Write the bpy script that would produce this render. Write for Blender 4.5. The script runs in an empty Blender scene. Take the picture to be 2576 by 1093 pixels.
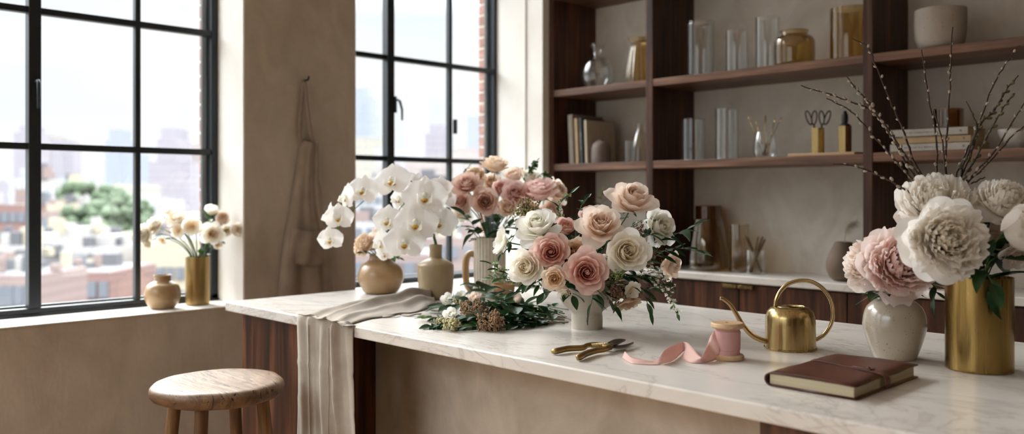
import bpy, math, random
import numpy as np
from mathutils import Vector, Matrix
S = bpy.context.scene
COL = S.collection
PI = math.pi
R = math.radians
# ---------------------------------------------------------------- camera frame of the place
F, CU, CV, H = 2195.0, 1288.0, 488.6, 1.29      # focal (px), centre column, horizon row, eye height
RX, RY = 0.6966, 0.7175                         # camera right in the room
FX, FY = -0.7175, 0.6966                        # camera forward in the room
TOP = 0.92                                      # height of the worktops

def at(u, v, z):
    r = (u - CU) / F * z
    return Vector((RX * r + FX * z, RY * r + FY * z, H + (CV - v) / F * z))
def on_z(u, v, Z=TOP):
    return at(u, v, (H - Z) * F / (v - CV))
def on_x(u, v, X):
    return at(u, v, X / (RX * (u - CU) / F + FX))
def on_y(u, v, Y):
    return at(u, v, Y / (RY * (u - CU) / F + FY))
def depth(p):
    return p[0] * FX + p[1] * FY
def cdir(r, up, c):
    """direction given as (right, up, towards the viewer's side of the room)"""
    return Vector((RX * r - FX * c, RY * r - FY * c, up)).normalized()

# ---------------------------------------------------------------- mesh builder
class MB:
    def __init__(s):
        s.v = []; s.f = []; s.m = []; s.uv = []; s.hasuv = False
    def add(s, verts, faces, mi=0, uv=None):
        o = len(s.v)
        s.v.extend([tuple(p) for p in verts])
        s.f.extend([tuple(i + o for i in f) for f in faces])
        s.m.extend([mi] * len(faces))
        if uv is None: s.uv.extend([(0.5, 0.5)] * len(verts))
        else: s.uv.extend([tuple(t) for t in uv]); s.hasuv = True
        return s
    def box(s, x0, x1, y0, y1, z0, z1, mi=0):
        v = [(x, y, z) for z in (z0, z1) for y in (y0, y1) for x in (x0, x1)]
        return s.add(v, [(0, 2, 3, 1), (4, 5, 7, 6), (0, 1, 5, 4), (2, 6, 7, 3), (0, 4, 6, 2), (1, 3, 7, 5)], mi)
    def obox(s, c, ax, ay, az, mi=0):
        """oriented box, centre and three half axes"""
        c = Vector(c); v = []
        for k in (-1, 1):
            for j in (-1, 1):
                for i in (-1, 1):
                    v.append(c + Vector(ax) * i + Vector(ay) * j + Vector(az) * k)
        return s.add(v, [(0, 2, 3, 1), (4, 5, 7, 6), (0, 1, 5, 4), (2, 6, 7, 3), (0, 4, 6, 2), (1, 3, 7, 5)], mi)
    def lathe(s, prof, c=(0, 0, 0), n=48, mi=0, cap0=True, cap1=True, rad=None):
        v = []; m = len(prof)
        for j, (r, z) in enumerate(prof):
            for i in range(n):
                a = 2 * PI * i / n
                rr = r * (rad(a, z) if rad else 1)
                v.append((c[0] + rr * math.cos(a), c[1] + rr * math.sin(a), c[2] + z))
        f = []
        for j in range(m - 1):
            for i in range(n):
                k = (i + 1) % n
                f.append((j * n + i, j * n + k, (j + 1) * n + k, (j + 1) * n + i))
        if cap0: f.append(tuple(range(n))[::-1])
        if cap1: f.append(tuple(range((m - 1) * n, m * n)))
        return s.add(v, f, mi)
    def tube(s, pts, rad, n=8, mi=0, caps=True):
        pts = [Vector(p) for p in pts]; m = len(pts)
        if not hasattr(rad, '__len__'): rad = [rad] * m
        t0 = (pts[1] - pts[0]).normalized()
        up = Vector((0, 0, 1)) if abs(t0.z) < .9 else Vector((1, 0, 0))
        nrm = (up - t0 * up.dot(t0)).normalized(); v = []
        for j in range(m):
            t = (pts[min(j + 1, m - 1)] - pts[max(j - 1, 0)]).normalized()
            nrm = (nrm - t * nrm.dot(t)).normalized(); b = t.cross(nrm)
            for i in range(n):
                a = 2 * PI * i / n
                v.append(pts[j] + (nrm * math.cos(a) + b * math.sin(a)) * rad[j])
        f = []
        for j in range(m - 1):
            for i in range(n):
                k = (i + 1) % n
                f.append((j * n + i, j * n + k, (j + 1) * n + k, (j + 1) * n + i))
        if caps:
            f.append(tuple(range(n))[::-1]); f.append(tuple(range((m - 1) * n, m * n)))
        return s.add(v, f, mi)
    def grid(s, P, mi=0, uv=None):
        """P: array [a][b] of points"""
        P = np.asarray(P, float); a, b = P.shape[:2]
        f = [(i * b + j, i * b + j + 1, (i + 1) * b + j + 1, (i + 1) * b + j) for i in range(a - 1) for j in range(b - 1)]
        return s.add(P.reshape(-1, 3), f, mi, None if uv is None else np.asarray(uv).reshape(-1, 2))
    def ball(s, c, r, n=6, m=4, mi=0, sc=(1, 1, 1)):
        v = [(c[0], c[1], c[2] - r * sc[2])]
        for j in range(1, m):
            a = PI * j / m
            for i in range(n):
                b = 2 * PI * (i + .5 * (j % 2)) / n
                v.append((c[0] + r * sc[0] * math.sin(a) * math.cos(b), c[1] + r * sc[1] * math.sin(a) * math.sin(b), c[2] - r * sc[2] * math.cos(a)))
        v.append((c[0], c[1], c[2] + r * sc[2]))
        f = [(0, 1 + (i + 1) % n, 1 + i) for i in range(n)]
        for j in range(m - 2):
            for i in range(n):
                f.append((1 + j * n + i, 1 + j * n + (i + 1) % n, 1 + (j + 1) * n + (i + 1) % n, 1 + (j + 1) * n + i))
        L = len(v) - 1; o = 1 + (m - 2) * n
        f += [(L, o + i, o + (i + 1) % n) for i in range(n)]
        return s.add(v, f, mi)
    def prism(s, poly, z0, z1, mi=0):
        n = len(poly)
        v = [(x, y, z0) for x, y in poly] + [(x, y, z1) for x, y in poly]
        f = [tuple(range(n))[::-1], tuple(range(n, 2 * n))] + [(i, (i + 1) % n, n + (i + 1) % n, n + i) for i in range(n)]
        return s.add(v, f, mi)
    def mesh(s, name, mats, smooth=True):
        me = bpy.data.meshes.new(name)
        me.from_pydata([tuple(map(float, p)) for p in s.v], [], s.f)
        if not isinstance(mats, (list, tuple)): mats = [mats]
        for m in mats: me.materials.append(m)
        if len(mats) > 1: me.polygons.foreach_set('material_index', s.m)
        if s.hasuv:
            uvl = me.uv_layers.new(name='UVMap')
            idx = np.empty(len(me.loops), int); me.loops.foreach_get('vertex_index', idx)
            uvl.data.foreach_set('uv', np.asarray(s.uv, float)[idx].ravel())
        me.polygons.foreach_set('use_smooth', [smooth] * len(me.polygons))
        me.update(); return me
    def build(s, name, mats, parent=None, smooth=False, bevel=0, solid=0, sub=0, split=None, origin=None):
        org = Vector((0, 0, 0))
        p = parent
        while p is not None: org += p.location; p = p.parent
        own = Vector((0, 0, 0))
        if parent is None and origin is not None: own = Vector(origin)
        s.v = [(a[0] - org.x - own.x, a[1] - org.y - own.y, a[2] - org.z - own.z) for a in s.v]
        o = bpy.data.objects.new(name, s.mesh(name, mats, smooth)); COL.objects.link(o)
        o.location = own
        if parent is not None: o.parent = parent
        if solid:
            m = o.modifiers.new('s', 'SOLIDIFY'); m.thickness = solid; m.offset = 0
        if bevel:
            m = o.modifiers.new('b', 'BEVEL'); m.width = bevel; m.segments = 3; m.limit_method = 'ANGLE'; m.angle_limit = R(40)
            o.data.polygons.foreach_set('use_smooth', [True] * len(o.data.polygons))
        if sub:
            m = o.modifiers.new('u', 'SUBSURF'); m.levels = sub; m.render_levels = sub
        if bevel or split:
            try: o.data.set_sharp_from_angle(angle=R(split or 35))
            except Exception: pass
        return o

def tag(o, label=None, cat=None, group=None, kind=None):
    if label: o['label'] = label
    if cat: o['category'] = cat
    if group: o['group'] = group
    if kind: o['kind'] = kind
    return o
def thing(name, loc, label, cat, group=None, rz=0):
    o = bpy.data.objects.new(name, None); COL.objects.link(o)
    o.empty_display_size = .05
    o.location = loc; o.rotation_euler = (0, 0, rz)
    return tag(o, label, cat, group)
def struct(o):
    o['kind'] = 'structure'; return o
def place(name, me, parent, M, org=None):
    """part with shared mesh, world matrix M, under an unrotated parent"""
    o = bpy.data.objects.new(name, me); COL.objects.link(o)
    base = Vector((0, 0, 0)); p = parent
    while p is not None: base += p.location; p = p.parent
    o.parent = parent
    o.matrix_local = Matrix.Translation(-base) @ M
    return o
def frame(d, up=None, roll=0):
    """rotation taking +Z to d"""
    d = Vector(d).normalized(); up = Vector(up) if up else Vector((0, 0, 1))
    if abs(d.dot(up)) > .98: up = Vector((1, 0, 0))
    x = up.cross(d).normalized(); y = d.cross(x)
    M = Matrix((x, y, d)).transposed().to_4x4()
    return M @ Matrix.Rotation(roll, 4, 'Z')
def bez(p0, p1, p2, p3, n=10):
    p0, p1, p2, p3 = map(Vector, (p0, p1, p2, p3)); out = []
    for i in range(n + 1):
        t = i / n; q = 1 - t
        out.append(p0 * q**3 + p1 * 3 * q * q * t + p2 * 3 * q * t * t + p3 * t**3)
    return out
def spline(pts, n=6):
    """Catmull-Rom through the points"""
    P = [Vector(p) for p in pts]; P = [P[0] * 2 - P[1]] + P + [P[-1] * 2 - P[-2]]; out = []
    for i in range(1, len(P) - 2):
        for k in range(n):
            t = k / n; a, b, c, d = P[i - 1], P[i], P[i + 1], P[i + 2]
            out.append(.5 * ((2 * b) + (c - a) * t + (2 * a - 5 * b + 4 * c - d) * t * t + (3 * b - a - 3 * c + d) * t**3))
    out.append(P[-2]); return out

# ---------------------------------------------------------------- materials
def lin(c):
    if isinstance(c, str):
        c = [int(c[i:i + 2], 16) / 255 for i in (0, 2, 4)]
        c = [x / 12.92 if x <= .04045 else ((x + .055) / 1.055)**2.4 for x in c]
    return (c[0], c[1], c[2], 1)
class NT:
    def __init__(s, name):
        s.m = bpy.data.materials.new(name); s.m.use_nodes = True
        s.t = s.m.node_tree; s.t.nodes.clear()
        s.out = s.n('ShaderNodeOutputMaterial')
    def n(s, typ, **kw):
        o = s.t.nodes.new(typ)
        for k, v in kw.items():
            if k[0] == '_': o.inputs[k[1:].replace('_', ' ')].default_value = v
            else: setattr(o, k, v)
        return o
    def l(s, a, b): s.t.links.new(a, b)
    def coord(s, scale=(1, 1, 1), kind='Object', rot=(0, 0, 0)):
        c = s.n('ShaderNodeTexCoord'); m = s.n('ShaderNodeMapping')
        m.inputs['Scale'].default_value = scale; m.inputs['Rotation'].default_value = rot
        s.l(c.outputs[kind], m.inputs['Vector']); return m.outputs['Vector']
    def geo(s, scale=(1, 1, 1), rot=(0, 0, 0)):
        c = s.n('ShaderNodeNewGeometry'); m = s.n('ShaderNodeMapping')
        m.inputs['Scale'].default_value = scale; m.inputs['Rotation'].default_value = rot
        s.l(c.outputs['Position'], m.inputs['Vector']); return m.outputs['Vector']
    def noise(s, vec, scale, detail=4, rough=.55, dist=0):
        o = s.n('ShaderNodeTexNoise'); o.inputs['Scale'].default_value = scale; o.inputs['Detail'].default_value = detail
        o.inputs['Roughness'].default_value = rough; o.inputs['Distortion'].default_value = dist
        s.l(vec, o.inputs['Vector']); return o.outputs['Fac']
    def ramp(s, fac, stops, interp='LINEAR'):
        o = s.n('ShaderNodeValToRGB'); o.color_ramp.interpolation = interp
        e = o.color_ramp.elements
        while len(e) < len(stops): e.new(.5)
        for i, (p, c) in enumerate(stops): e[i].position = p; e[i].color = lin(c)
        s.l(fac, o.inputs['Fac']); return o.outputs['Color']
    def mix(s, fac, a, b, mode='MIX'):
        o = s.n('ShaderNodeMix', data_type='RGBA', blend_type=mode)
        for sock, val in ((o.inputs[0], fac), (o.inputs[6], a), (o.inputs[7], b)):
            if hasattr(val, 'is_linked'): s.l(val, sock)
            else: sock.default_value = val if isinstance(val, (int, float)) else lin(val)
        return o.outputs[2]
    def bump(s, h, strength=.3, dist=.01):
        o = s.n('ShaderNodeBump'); o.inputs['Strength'].default_value = strength; o.inputs['Distance'].default_value = dist
        s.l(h, o.inputs['Height']); return o.outputs['Normal']
    def bsdf(s, col, rough=.5, metal=0, spec=.5, normal=None, coat=0, **kw):
        o = s.n('ShaderNodeBsdfPrincipled')
        if hasattr(col, 'is_linked'): s.l(col, o.inputs['Base Color'])
        else: o.inputs['Base Color'].default_value = lin(col)
        if hasattr(rough, 'is_linked'): s.l(rough, o.inputs['Roughness'])
        else: o.inputs['Roughness'].default_value = rough
        o.inputs['Metallic'].default_value = metal; o.inputs['Specular IOR Level'].default_value = spec
        o.inputs['Coat Weight'].default_value = coat; o.inputs['Coat Roughness'].default_value = .15
        if normal is not None: s.l(normal, o.inputs['Normal'])
        for k, v in kw.items(): o.inputs[k.replace('_', ' ')].default_value = v
        return o.outputs[0]
    def done(s, sh): s.l(sh, s.out.inputs['Surface']); return s.m

def plain(name, c, rough=.5, metal=0, spec=.5, var=.12, vs=30, bump=0, coat=0):
    t = NT(name); v = t.coord(); n = t.noise(v, vs)
    a = lin(c); dark = [x * (1 - var) for x in a[:3]]; light = [min(1, x * (1 + var)) for x in a[:3]]
    col = t.ramp(n, [(.3, dark), (.7, light)])
    nm = t.bump(t.noise(v, vs * 2.5), bump, .004) if bump else None
    return t.done(t.bsdf(col, rough, metal, spec, nm, coat))
def plaster(name, dark, mid, light, bump=.25):
    t = NT(name); g = t.geo()
    n1 = t.noise(g, 1.3, 6, .6, .4); n2 = t.noise(t.geo((1, 1, .6)), 5, 5, .6, 1.2); n3 = t.noise(g, 60, 3)
    c = t.ramp(n1, [(.3, dark), (.5, mid), (.72, light)])
    c2 = t.ramp(n2, [(.35, dark), (.65, light)])
    c = t.mix(.35, c, c2)
    hb = t.mix(.25, n2, n3)
    # fine trowel strokes
    n4 = t.noise(t.geo((2.2, 2.2, .8), (0.5, .4, .3)), 3.5, 8, .7, 2.5)
    nm = t.bump(t.mix(.5, hb, n4), bump, .012)
    return t.done(t.bsdf(c, .82, spec=.25, normal=nm))
def walnut(name, dark, mid, light, vertical=True, rough=.42):
    t = NT(name)
    sc = (16, 16, .9) if vertical else (.9, 16, 16)
    g = t.geo(sc); n1 = t.noise(g, 1.6, 7, .62, .6)
    sc2 = (70, 70, 2.2) if vertical else (2.2, 70, 70)
    n2 = t.noise(t.geo(sc2), 1.2, 4, .6)
    c = t.ramp(n1, [(.3, dark), (.5, mid), (.68, light)])
    c = t.mix(t.ramp(n2, [(.42, (.35, .35, .35)), (.6, (0, 0, 0))]), c, dark)
    return t.done(t.bsdf(c, rough, spec=.35, normal=t.bump(n2, .08, .003)))
def marble():
    t = NT('marble')
    g = t.geo((1, 2.6, 2.6), (0, 0, R(14)))
    w = t.noise(g, 1.5, 8, .60, 1.4); w2 = t.noise(t.geo((1.2, 4.5, 4.5), (0, 0, R(9))), 2.3, 9, .68, 2.2)
    v1 = t.ramp(w, [(.44, (0, 0, 0)), (.485, (.16, .16, .16)), (.50, (.95, .95, .95)), (.512, (.2, .2, .2)), (.57, (0, 0, 0))])
    v2 = t.ramp(w2, [(.47, (0, 0, 0)), (.505, (.8, .8, .8)), (.53, (0, 0, 0))])
    cl = t.noise(t.geo((1, 2, 2)), 1.7, 5, .6)
    base = t.ramp(cl, [(.3, 'cfcac4'), (.6, 'dcd8d2'), (.8, 'e2dfda')])
    tint = t.ramp(t.noise(t.geo(), 2.3, 2), [(.45, '8f8b87'), (.7, 'a0907a')])
    sw = t.n('ShaderNodeMath', operation='MULTIPLY'); sw.inputs[1].default_value = .42; t.l(v1, sw.inputs[0])
    mk = t.ramp(t.noise(t.geo((1, 1.4, 1)), 1.9, 2), [(.45, (0, 0, 0)), (.62, (1, 1, 1))])
    m2_ = t.n('ShaderNodeMath', operation='MULTIPLY'); t.l(v2, m2_.inputs[0]); t.l(mk, m2_.inputs[1])
    sw2 = t.n('ShaderNodeMath', operation='MULTIPLY'); sw2.inputs[1].default_value = .55; t.l(m2_.outputs[0], sw2.inputs[0])
    c = t.mix(sw.outputs[0], base, tint); c = t.mix(sw2.outputs[0], c, '8a8078')
    return t.done(t.bsdf(c, .22, spec=.5))
def brass(name, c='b08a4a', rough=.28, brushed=True, v=1.):
    t = NT(name); g = t.coord((90, 90, 1.5)) if brushed else t.coord()
    n = t.noise(g, 2 if brushed else 14, 3)
    a = lin(c)[:3]
    col = t.ramp(n, [(.3, [x * .92 for x in a]), (.7, [min(1, x * 1.05) for x in a])])
    n2 = t.noise(t.coord((30, 30, 1)) if brushed else t.coord(), 3, 3)
    rr = t.ramp(n2, [(.3, (rough * .8,) * 3), (.7, (rough * 1.3,) * 3)])
    return t.done(t.bsdf(col, rr, 1, normal=t.bump(n, .02, .0006)))
def glass(name, tint=(.95, .97, .97), edge=(.6, .65, .68), refl=1, f0=.07):
    """clear blown glass as thin walls: tinted transparency, Fresnel gloss, darker rims"""
    t = NT(name)
    lw = t.n('ShaderNodeLayerWeight'); lw.inputs['Blend'].default_value = .35
    col = t.mix(t.ramp(lw.outputs['Facing'], [(.35, (0, 0, 0)), (.95, (1, 1, 1))]), tint, edge)
    tr = t.n('ShaderNodeBsdfTransparent'); t.l(col, tr.inputs[0])
    gl = t.n('ShaderNodeBsdfGlossy'); gl.inputs['Roughness'].default_value = .03; gl.inputs['Color'].default_value = (refl,) * 3 + (1,)
    l2 = t.n('ShaderNodeLayerWeight'); l2.inputs['Blend'].default_value = .5
    pw = t.n('ShaderNodeMath', operation='POWER'); pw.inputs[1].default_value = 3; t.l(l2.outputs['Facing'], pw.inputs[0])
    fr = t.n('ShaderNodeMath', operation='MULTIPLY_ADD'); fr.inputs[1].default_value = .85; fr.inputs[2].default_value = f0; t.l(pw.outputs[0], fr.inputs[0])
    mx = t.n('ShaderNodeMixShader'); t.l(fr.outputs[0], mx.inputs[0]); t.l(tr.outputs[0], mx.inputs[1]); t.l(gl.outputs[0], mx.inputs[2])
    return t.done(mx.outputs[0])
def petal_mat(name, core, mid, rim, trans=.45, rough=.55, vein=.06):
    """UV: u = layer (0 heart .. 1 outer), v = base .. tip of the petal"""
    t = NT(name); uv = t.n('ShaderNodeUVMap'); sx = t.n('ShaderNodeSeparateXYZ'); t.l(uv.outputs[0], sx.inputs[0])
    ct = t.ramp(sx.outputs['Y'], [(0, core), (.45, mid), (.95, rim)])
    cl = t.ramp(sx.outputs['X'], [(0, core), (.5, mid), (1, rim)])
    c = t.mix(.5, ct, cl)
    n = t.noise(t.coord((1, 1, 1)), 26, 3)
    c = t.mix(t.ramp(n, [(.4, (0, 0, 0)), (.8, (vein,) * 3)]), c, core)
    b = t.bsdf(c, rough, spec=.2)
    tl = t.n('ShaderNodeBsdfTranslucent'); t.l(c, tl.inputs[0])
    mx = t.n('ShaderNodeMixShader'); mx.inputs[0].default_value = trans
    t.l(b, mx.inputs[1]); t.l(tl.outputs[0], mx.inputs[2]); return t.done(mx.outputs[0])
def leaf_mat(name, a, b, rough=.4, trans=.2):
    t = NT(name); n = t.noise(t.coord(), 22, 3)
    uv = t.n('ShaderNodeUVMap'); sx = t.n('ShaderNodeSeparateXYZ'); t.l(uv.outputs[0], sx.inputs[0])
    c = t.ramp(n, [(.3, a), (.7, b)])
    rib = t.ramp(sx.outputs['X'], [(.44, (0, 0, 0)), (.5, (.5, .5, .5)), (.56, (0, 0, 0))])
    c = t.mix(rib, c, b)
    s_ = t.bsdf(c, rough, spec=.4)
    tl = t.n('ShaderNodeBsdfTranslucent'); t.l(c, tl.inputs[0])
    mx = t.n('ShaderNodeMixShader'); mx.inputs[0].default_value = trans
    t.l(s_, mx.inputs[1]); t.l(tl.outputs[0], mx.inputs[2]); return t.done(mx.outputs[0])
def linen(name, a, b):
    t = NT(name); g = t.coord()
    w1 = t.n('ShaderNodeTexWave'); w1.inputs['Scale'].default_value = 260; w1.inputs['Distortion'].default_value = 2; t.l(g, w1.inputs['Vector'])
    w2 = t.n('ShaderNodeTexWave', bands_direction='Z'); w2.inputs['Scale'].default_value = 260; w2.inputs['Distortion'].default_value = 2; t.l(g, w2.inputs['Vector'])
    n = t.noise(g, 12, 5)
    c = t.ramp(n, [(.3, a), (.7, b)])
    h = t.mix(.5, w1.outputs['Fac'], w2.outputs['Fac'])
    return t.done(t.bsdf(c, .9, spec=.15, normal=t.bump(h, .12, .001), Sheen_Weight=.2))
def speckled(name, base, spot, rough=.5, size=140, amt=.62, coat=0):
    t = NT(name); g = t.coord(); v = t.n('ShaderNodeTexVoronoi'); v.inputs['Scale'].default_value = size; t.l(g, v.inputs['Vector'])
    big = t.noise(g, 9, 4); n = t.noise(g, 90, 2)
    a = lin(base)[:3]
    c = t.ramp(big, [(.3, [x * .9 for x in a]), (.7, [min(1, x * 1.06) for x in a])])
    m = t.n('ShaderNodeMath', operation='MULTIPLY')
    t.l(t.ramp(v.outputs['Distance'], [(.12, (1, 1, 1)), (.22, (0, 0, 0))]), m.inputs[0])
    t.l(t.ramp(n, [(amt - .04, (0, 0, 0)), (amt, (.8, .8, .8))]), m.inputs[1])
    c = t.mix(m.outputs[0], c, spot)
    return t.done(t.bsdf(c, rough, spec=.4, normal=t.bump(n, .05, .002), coat=coat))

M = {}
M['plaster'] = plaster('beige_plaster', 'a09282', 'b3a696', 'c2b6a6', .4)
M['plaster_pale'] = plaster('pale_plaster', 'bdb3a4', 'd8d1c6', 'eae5dc', .3)
M['plaster_island'] = plaster('island_plaster', '95897b', 'b8ad9f', 'd0c6b8', .3)
M['offwhite'] = plaster('offwhite_paint', 'd8d2ca', 'e2ddd6', 'e9e6e0', .08)
M['plaster_deep'] = plaster('deep_plaster', '5c5046', '6a5d51', '786a5c')
M['ceiling'] = plain('ceiling_paint', 'ebe7e1', .9, var=.02)
M['floor'] = walnut('floor_wood', '8f7457', 'ab8d6c', 'bd9f7c', False)
M['walnut'] = walnut('walnut_vertical', '1f120b', '4a2c1c', '744a32')
M['walnut_h'] = walnut('walnut_horizontal', '3f2c20', '704f3d', '9a745b', False)
M['marble'] = marble()
M['steel'] = plain('black_steel', '1c2226', .42, .2, .5, .1)
M['brass'] = brass('brushed_brass', 'b09868', .27)
M['brass_deep'] = brass('deep_brushed_brass', 'a0854f', .26)
M['brass_dark'] = brass('aged_brass', '9c8356', .38)
M['brass_smooth'] = brass('polished_brass', 'bfa678', .22, False)
M['clear'] = glass('clear_glass', (.97, .98, .98), (.72, .75, .77))
M['smoke'] = glass('smoke_glass', (.9, .87, .82), (.62, .58, .52))
M['amber'] = glass('amber_glass', (.84, .74, .54), (.50, .38, .18))
M['amber_dark'] = glass('dark_amber_glass', (.66, .48, .27), (.34, .19, .07))
M['pane'] = glass('window_pane', (.98, .99, .99), (.9, .93, .94), .6)
M['linen'] = linen('natural_linen', '8f8478', 'a59b8f')
M['apron'] = linen('taupe_linen', '857565', '9b8b7b')
M['bark'] = plain('willow_bark', '3c261d', .65, var=.3)
M['stem'] = plain('flower_stem', '4a6434', .5, var=.25)
M['stem_brown'] = plain('woody_stem', '5a4630', .6, var=.25)
M['leaf'] = leaf_mat('dark_leaf', '122a14', '2c5028')
M['leaf2'] = leaf_mat('fresh_leaf', '2c4f22', '557a3c')
M['leaf3'] = leaf_mat('olive_leaf', '4c5330', '7f8455', .5)
M['leaf4'] = leaf_mat('pale_green_leaf', '6f8a5a', 'a7b78c', .5)
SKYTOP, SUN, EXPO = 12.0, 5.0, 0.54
# ================================================================= the room
XW, XF = -3.43, -3.66                 # inner face of the window wall, face of the window frames
SILL = .823
CEIL = 3.35
W1 = (-.15, 1.757); W2 = (2.309, 3.45); W0 = (-2.75, -.72)
HEAD = 3.15
b = MB()
def wallseg(mb, y0, y1, z0, z1, x0=-3.72, x1=XW): mb.box(x0, x1, y0, y1, z0, z1)
wallseg(b, -3.2, 4.1, -.0, SILL - .004); wallseg(b, -3.2, 4.1, HEAD, CEIL)
wallseg(b, -3.2, W0[0], SILL - .004, HEAD); wallseg(b, W0[1], W1[0], SILL - .004, HEAD)
wallseg(b, W1[1], W2[0], SILL - .004, HEAD); wallseg(b, W2[1], 4.1, SILL - .004, HEAD)
struct(b.build('wall_left', M['plaster']))
b = MB(); b.box(-3.72, 3.1, 3.85, 4.1, 0, CEIL)
struct(b.build('wall_back', M['plaster_pale']))
b = MB(); b.box(XW, -3.304, 3.44, 3.85, 0, CEIL)
struct(b.build('wall_back_return', M['offwhite'])).name = 'wall_corner'
struct(MB().box(2.95, 3.1, -3.2, 3.85, 0, CEIL).build('wall_right', M['plaster_deep']))
b = MB(); b.box(-3.43, 2.95, -3.2, -3.05, 0, .5); b.box(-3.43, 2.95, -3.2, -3.05, HEAD, CEIL)
for xa, xb in ((-3.43, -3.1), (-.3, 2.95)): b.box(xa, xb, -3.2, -3.05, .5, HEAD)
struct(b.build('wall_front', M['plaster']))
struct(MB().box(-3.72, 3.1, -3.2, 4.1, -.12, 0).build('floor', M['floor']))
struct(MB().box(-3.72, 3.1, -3.2, 4.1, CEIL, CEIL + .12).build('ceiling', M['ceiling']))
# painted sills and reveals
k = 1
for (y0, y1) in (W0, W1, W2):
    b = MB(); b.box(-3.72, XW + .004, y0, y1, SILL - .004, SILL)
    b.box(-3.70, XW + .0005, y1 - .008 if y1 != W2[1] else 3.432, y1 + .0, SILL, HEAD)
    b.box(-3.70, XW + .0005, y0, y0 + .004, SILL, HEAD)
    struct(b.build('trim_%d' % k, M['offwhite'])); k += 1
# brick courses outside, seen past the frame
t = NT('red_brick'); c = t.ramp(t.noise(t.geo((1, 1, 1)), 23, 3), [(.3, '6b4a40'), (.55, '846055'), (.75, '967469')])
M['brick'] = t.done(t.bsdf(c, .85, spec=.2, normal=t.bump(t.noise(t.geo(), 120, 3), .3, .004)))
M['mortar'] = plain('mortar', 'c9c0b6', .9)
def bricks(y, side):
    mb = MB(); z = SILL - .02; i = 0
    s_ = -1 if side > 0 else 1
    while z < HEAD:
        mb.box(-3.80, -3.722, min(y, y + s_ * -.2), max(y, y + s_ * -.2), z, z + .052, 0)
        mb.box(-3.79, -3.722, min(y + s_ * -.006, y + s_ * -.2), max(y + s_ * -.006, y + s_ * -.2), z + .052, z + .064, 1)
        z += .064; i += 1
    return mb
for (y, sd) in ((W1[1] - .03, 1), (W2[1] - .03, 1)):
    struct(bricks(y, sd).build('trim_%d' % k, [M['brick'], M['mortar']])); k += 1

# ---- steel windows
HB = [1.473, 1.994, 2.515]             # glazing bar heights
def steel_window(idx, y0, y1, vb, mull):
    """vb: thin vertical bars, mull: thick mullions"""
    f = MB(); d0, d1 = XF - .045, XF
    fr = .030
    f.box(d0, d1, y0 + .004, y0 + .004 + fr, SILL, HEAD); f.box(d0, d1, y1 - .008 - fr, y1 - .008, SILL, HEAD)
    f.box(d0, d1, y0 + .004, y1 - .008, SILL, SILL + .030); f.box(d0, d1, y0 + .004, y1 - .008, HEAD - .03, HEAD)
    f.box(d0, d1 + .012, y0 + .004, y1 - .008, SILL, SILL + .010)
    # stepped outer lip of the frame, lit by the sky
    f.box(d0 - .02, d0, y1 - .06, y1 - .03, SILL, HEAD); f.box(d0 - .02, d0, y0 + .03, y1 - .03, SILL, SILL + .038)
    o = struct(f.build('window_%d' % idx, M['steel'], bevel=.003))
    bars = sorted(vb + mull)
    for y in vb:
        struct(MB().box(d0 + .01, d1 - .004, y - .011, y + .011, SILL + .03, HEAD - .03).build('vertical_bar', M['steel'], o, bevel=.003))
    for y in mull:
        struct(MB().box(d0, d1 + .004, y - .026, y + .018, SILL + .03, HEAD - .03).build('mullion', M['steel'], o, bevel=.003))
    for z in HB:
        struct(MB().box(d0 + .008, d1 - .003, y0 + .034, y1 - .038, z - .013, z + .013).build('glazing_bar', M['steel'], o, bevel=.003))
    p = MB().box(XF - .030, XF - .026, y0 + .034, y1 - .038, SILL + .03, HEAD - .03)
    struct(p.build('pane', M['pane'], o))
    return o
w0 = steel_window(3, *W0, [-2.3, -1.35, -.98], [-1.85])
w1 = steel_window(1, *W1, [.25, 1.404], [1.018, .6])
w2 = steel_window(2, *W2, [3.091], [2.687])
def handle(win, y, z, out=0):
    m = MB(); x = XF + .004
    m.box(x, x + .006, y - .010, y + .010, z - .045, z + .04)
    m.tube([(x + .004, y, z + .02), (x + .03, y, z + .02), (x + .036, y + out * .006, z + .012), (x + .036, y + out * .02, z - .03), (x + .034, y + out * .022, z - .085)], [.006, .006, .007, .006, .005], 10)
    h = m.build('handle', M['steel'], win, smooth=True, split=50); h['kind'] = 'structure'
# unseen window added behind the camera to bring frontal daylight into the room
for i_, (xa, xb) in enumerate(((-3.1, -.3),)):
    f = MB(); n_ = 5
    for j in range(n_ + 1):
        x_ = xa + (xb - xa) * j / n_; f.box(x_ - .014 if j else x_, x_ + .014 if j < n_ else x_, -3.15, -3.11, .5, HEAD)
    for z_ in (.515, 1.2, 1.85, 2.5, HEAD - .015): f.box(xa, xb, -3.15, -3.11, z_ - .014, z_ + .014)
    o_ = struct(f.build('window_%d' % (i_ + 4), M['steel']))
    struct(MB().box(xa, xb, -3.135, -3.131, .5, HEAD).build('pane', M['pane'], o_))
handle(w1, 1.016, 1.70); handle(w2, 2.705, 1.755, 1)
q = MB(); q.box(XF, XF + .02, 3.10, 3.118, 1.62, 1.70); struct(q.build('latch', M['steel'], w2, bevel=.003))

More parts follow.
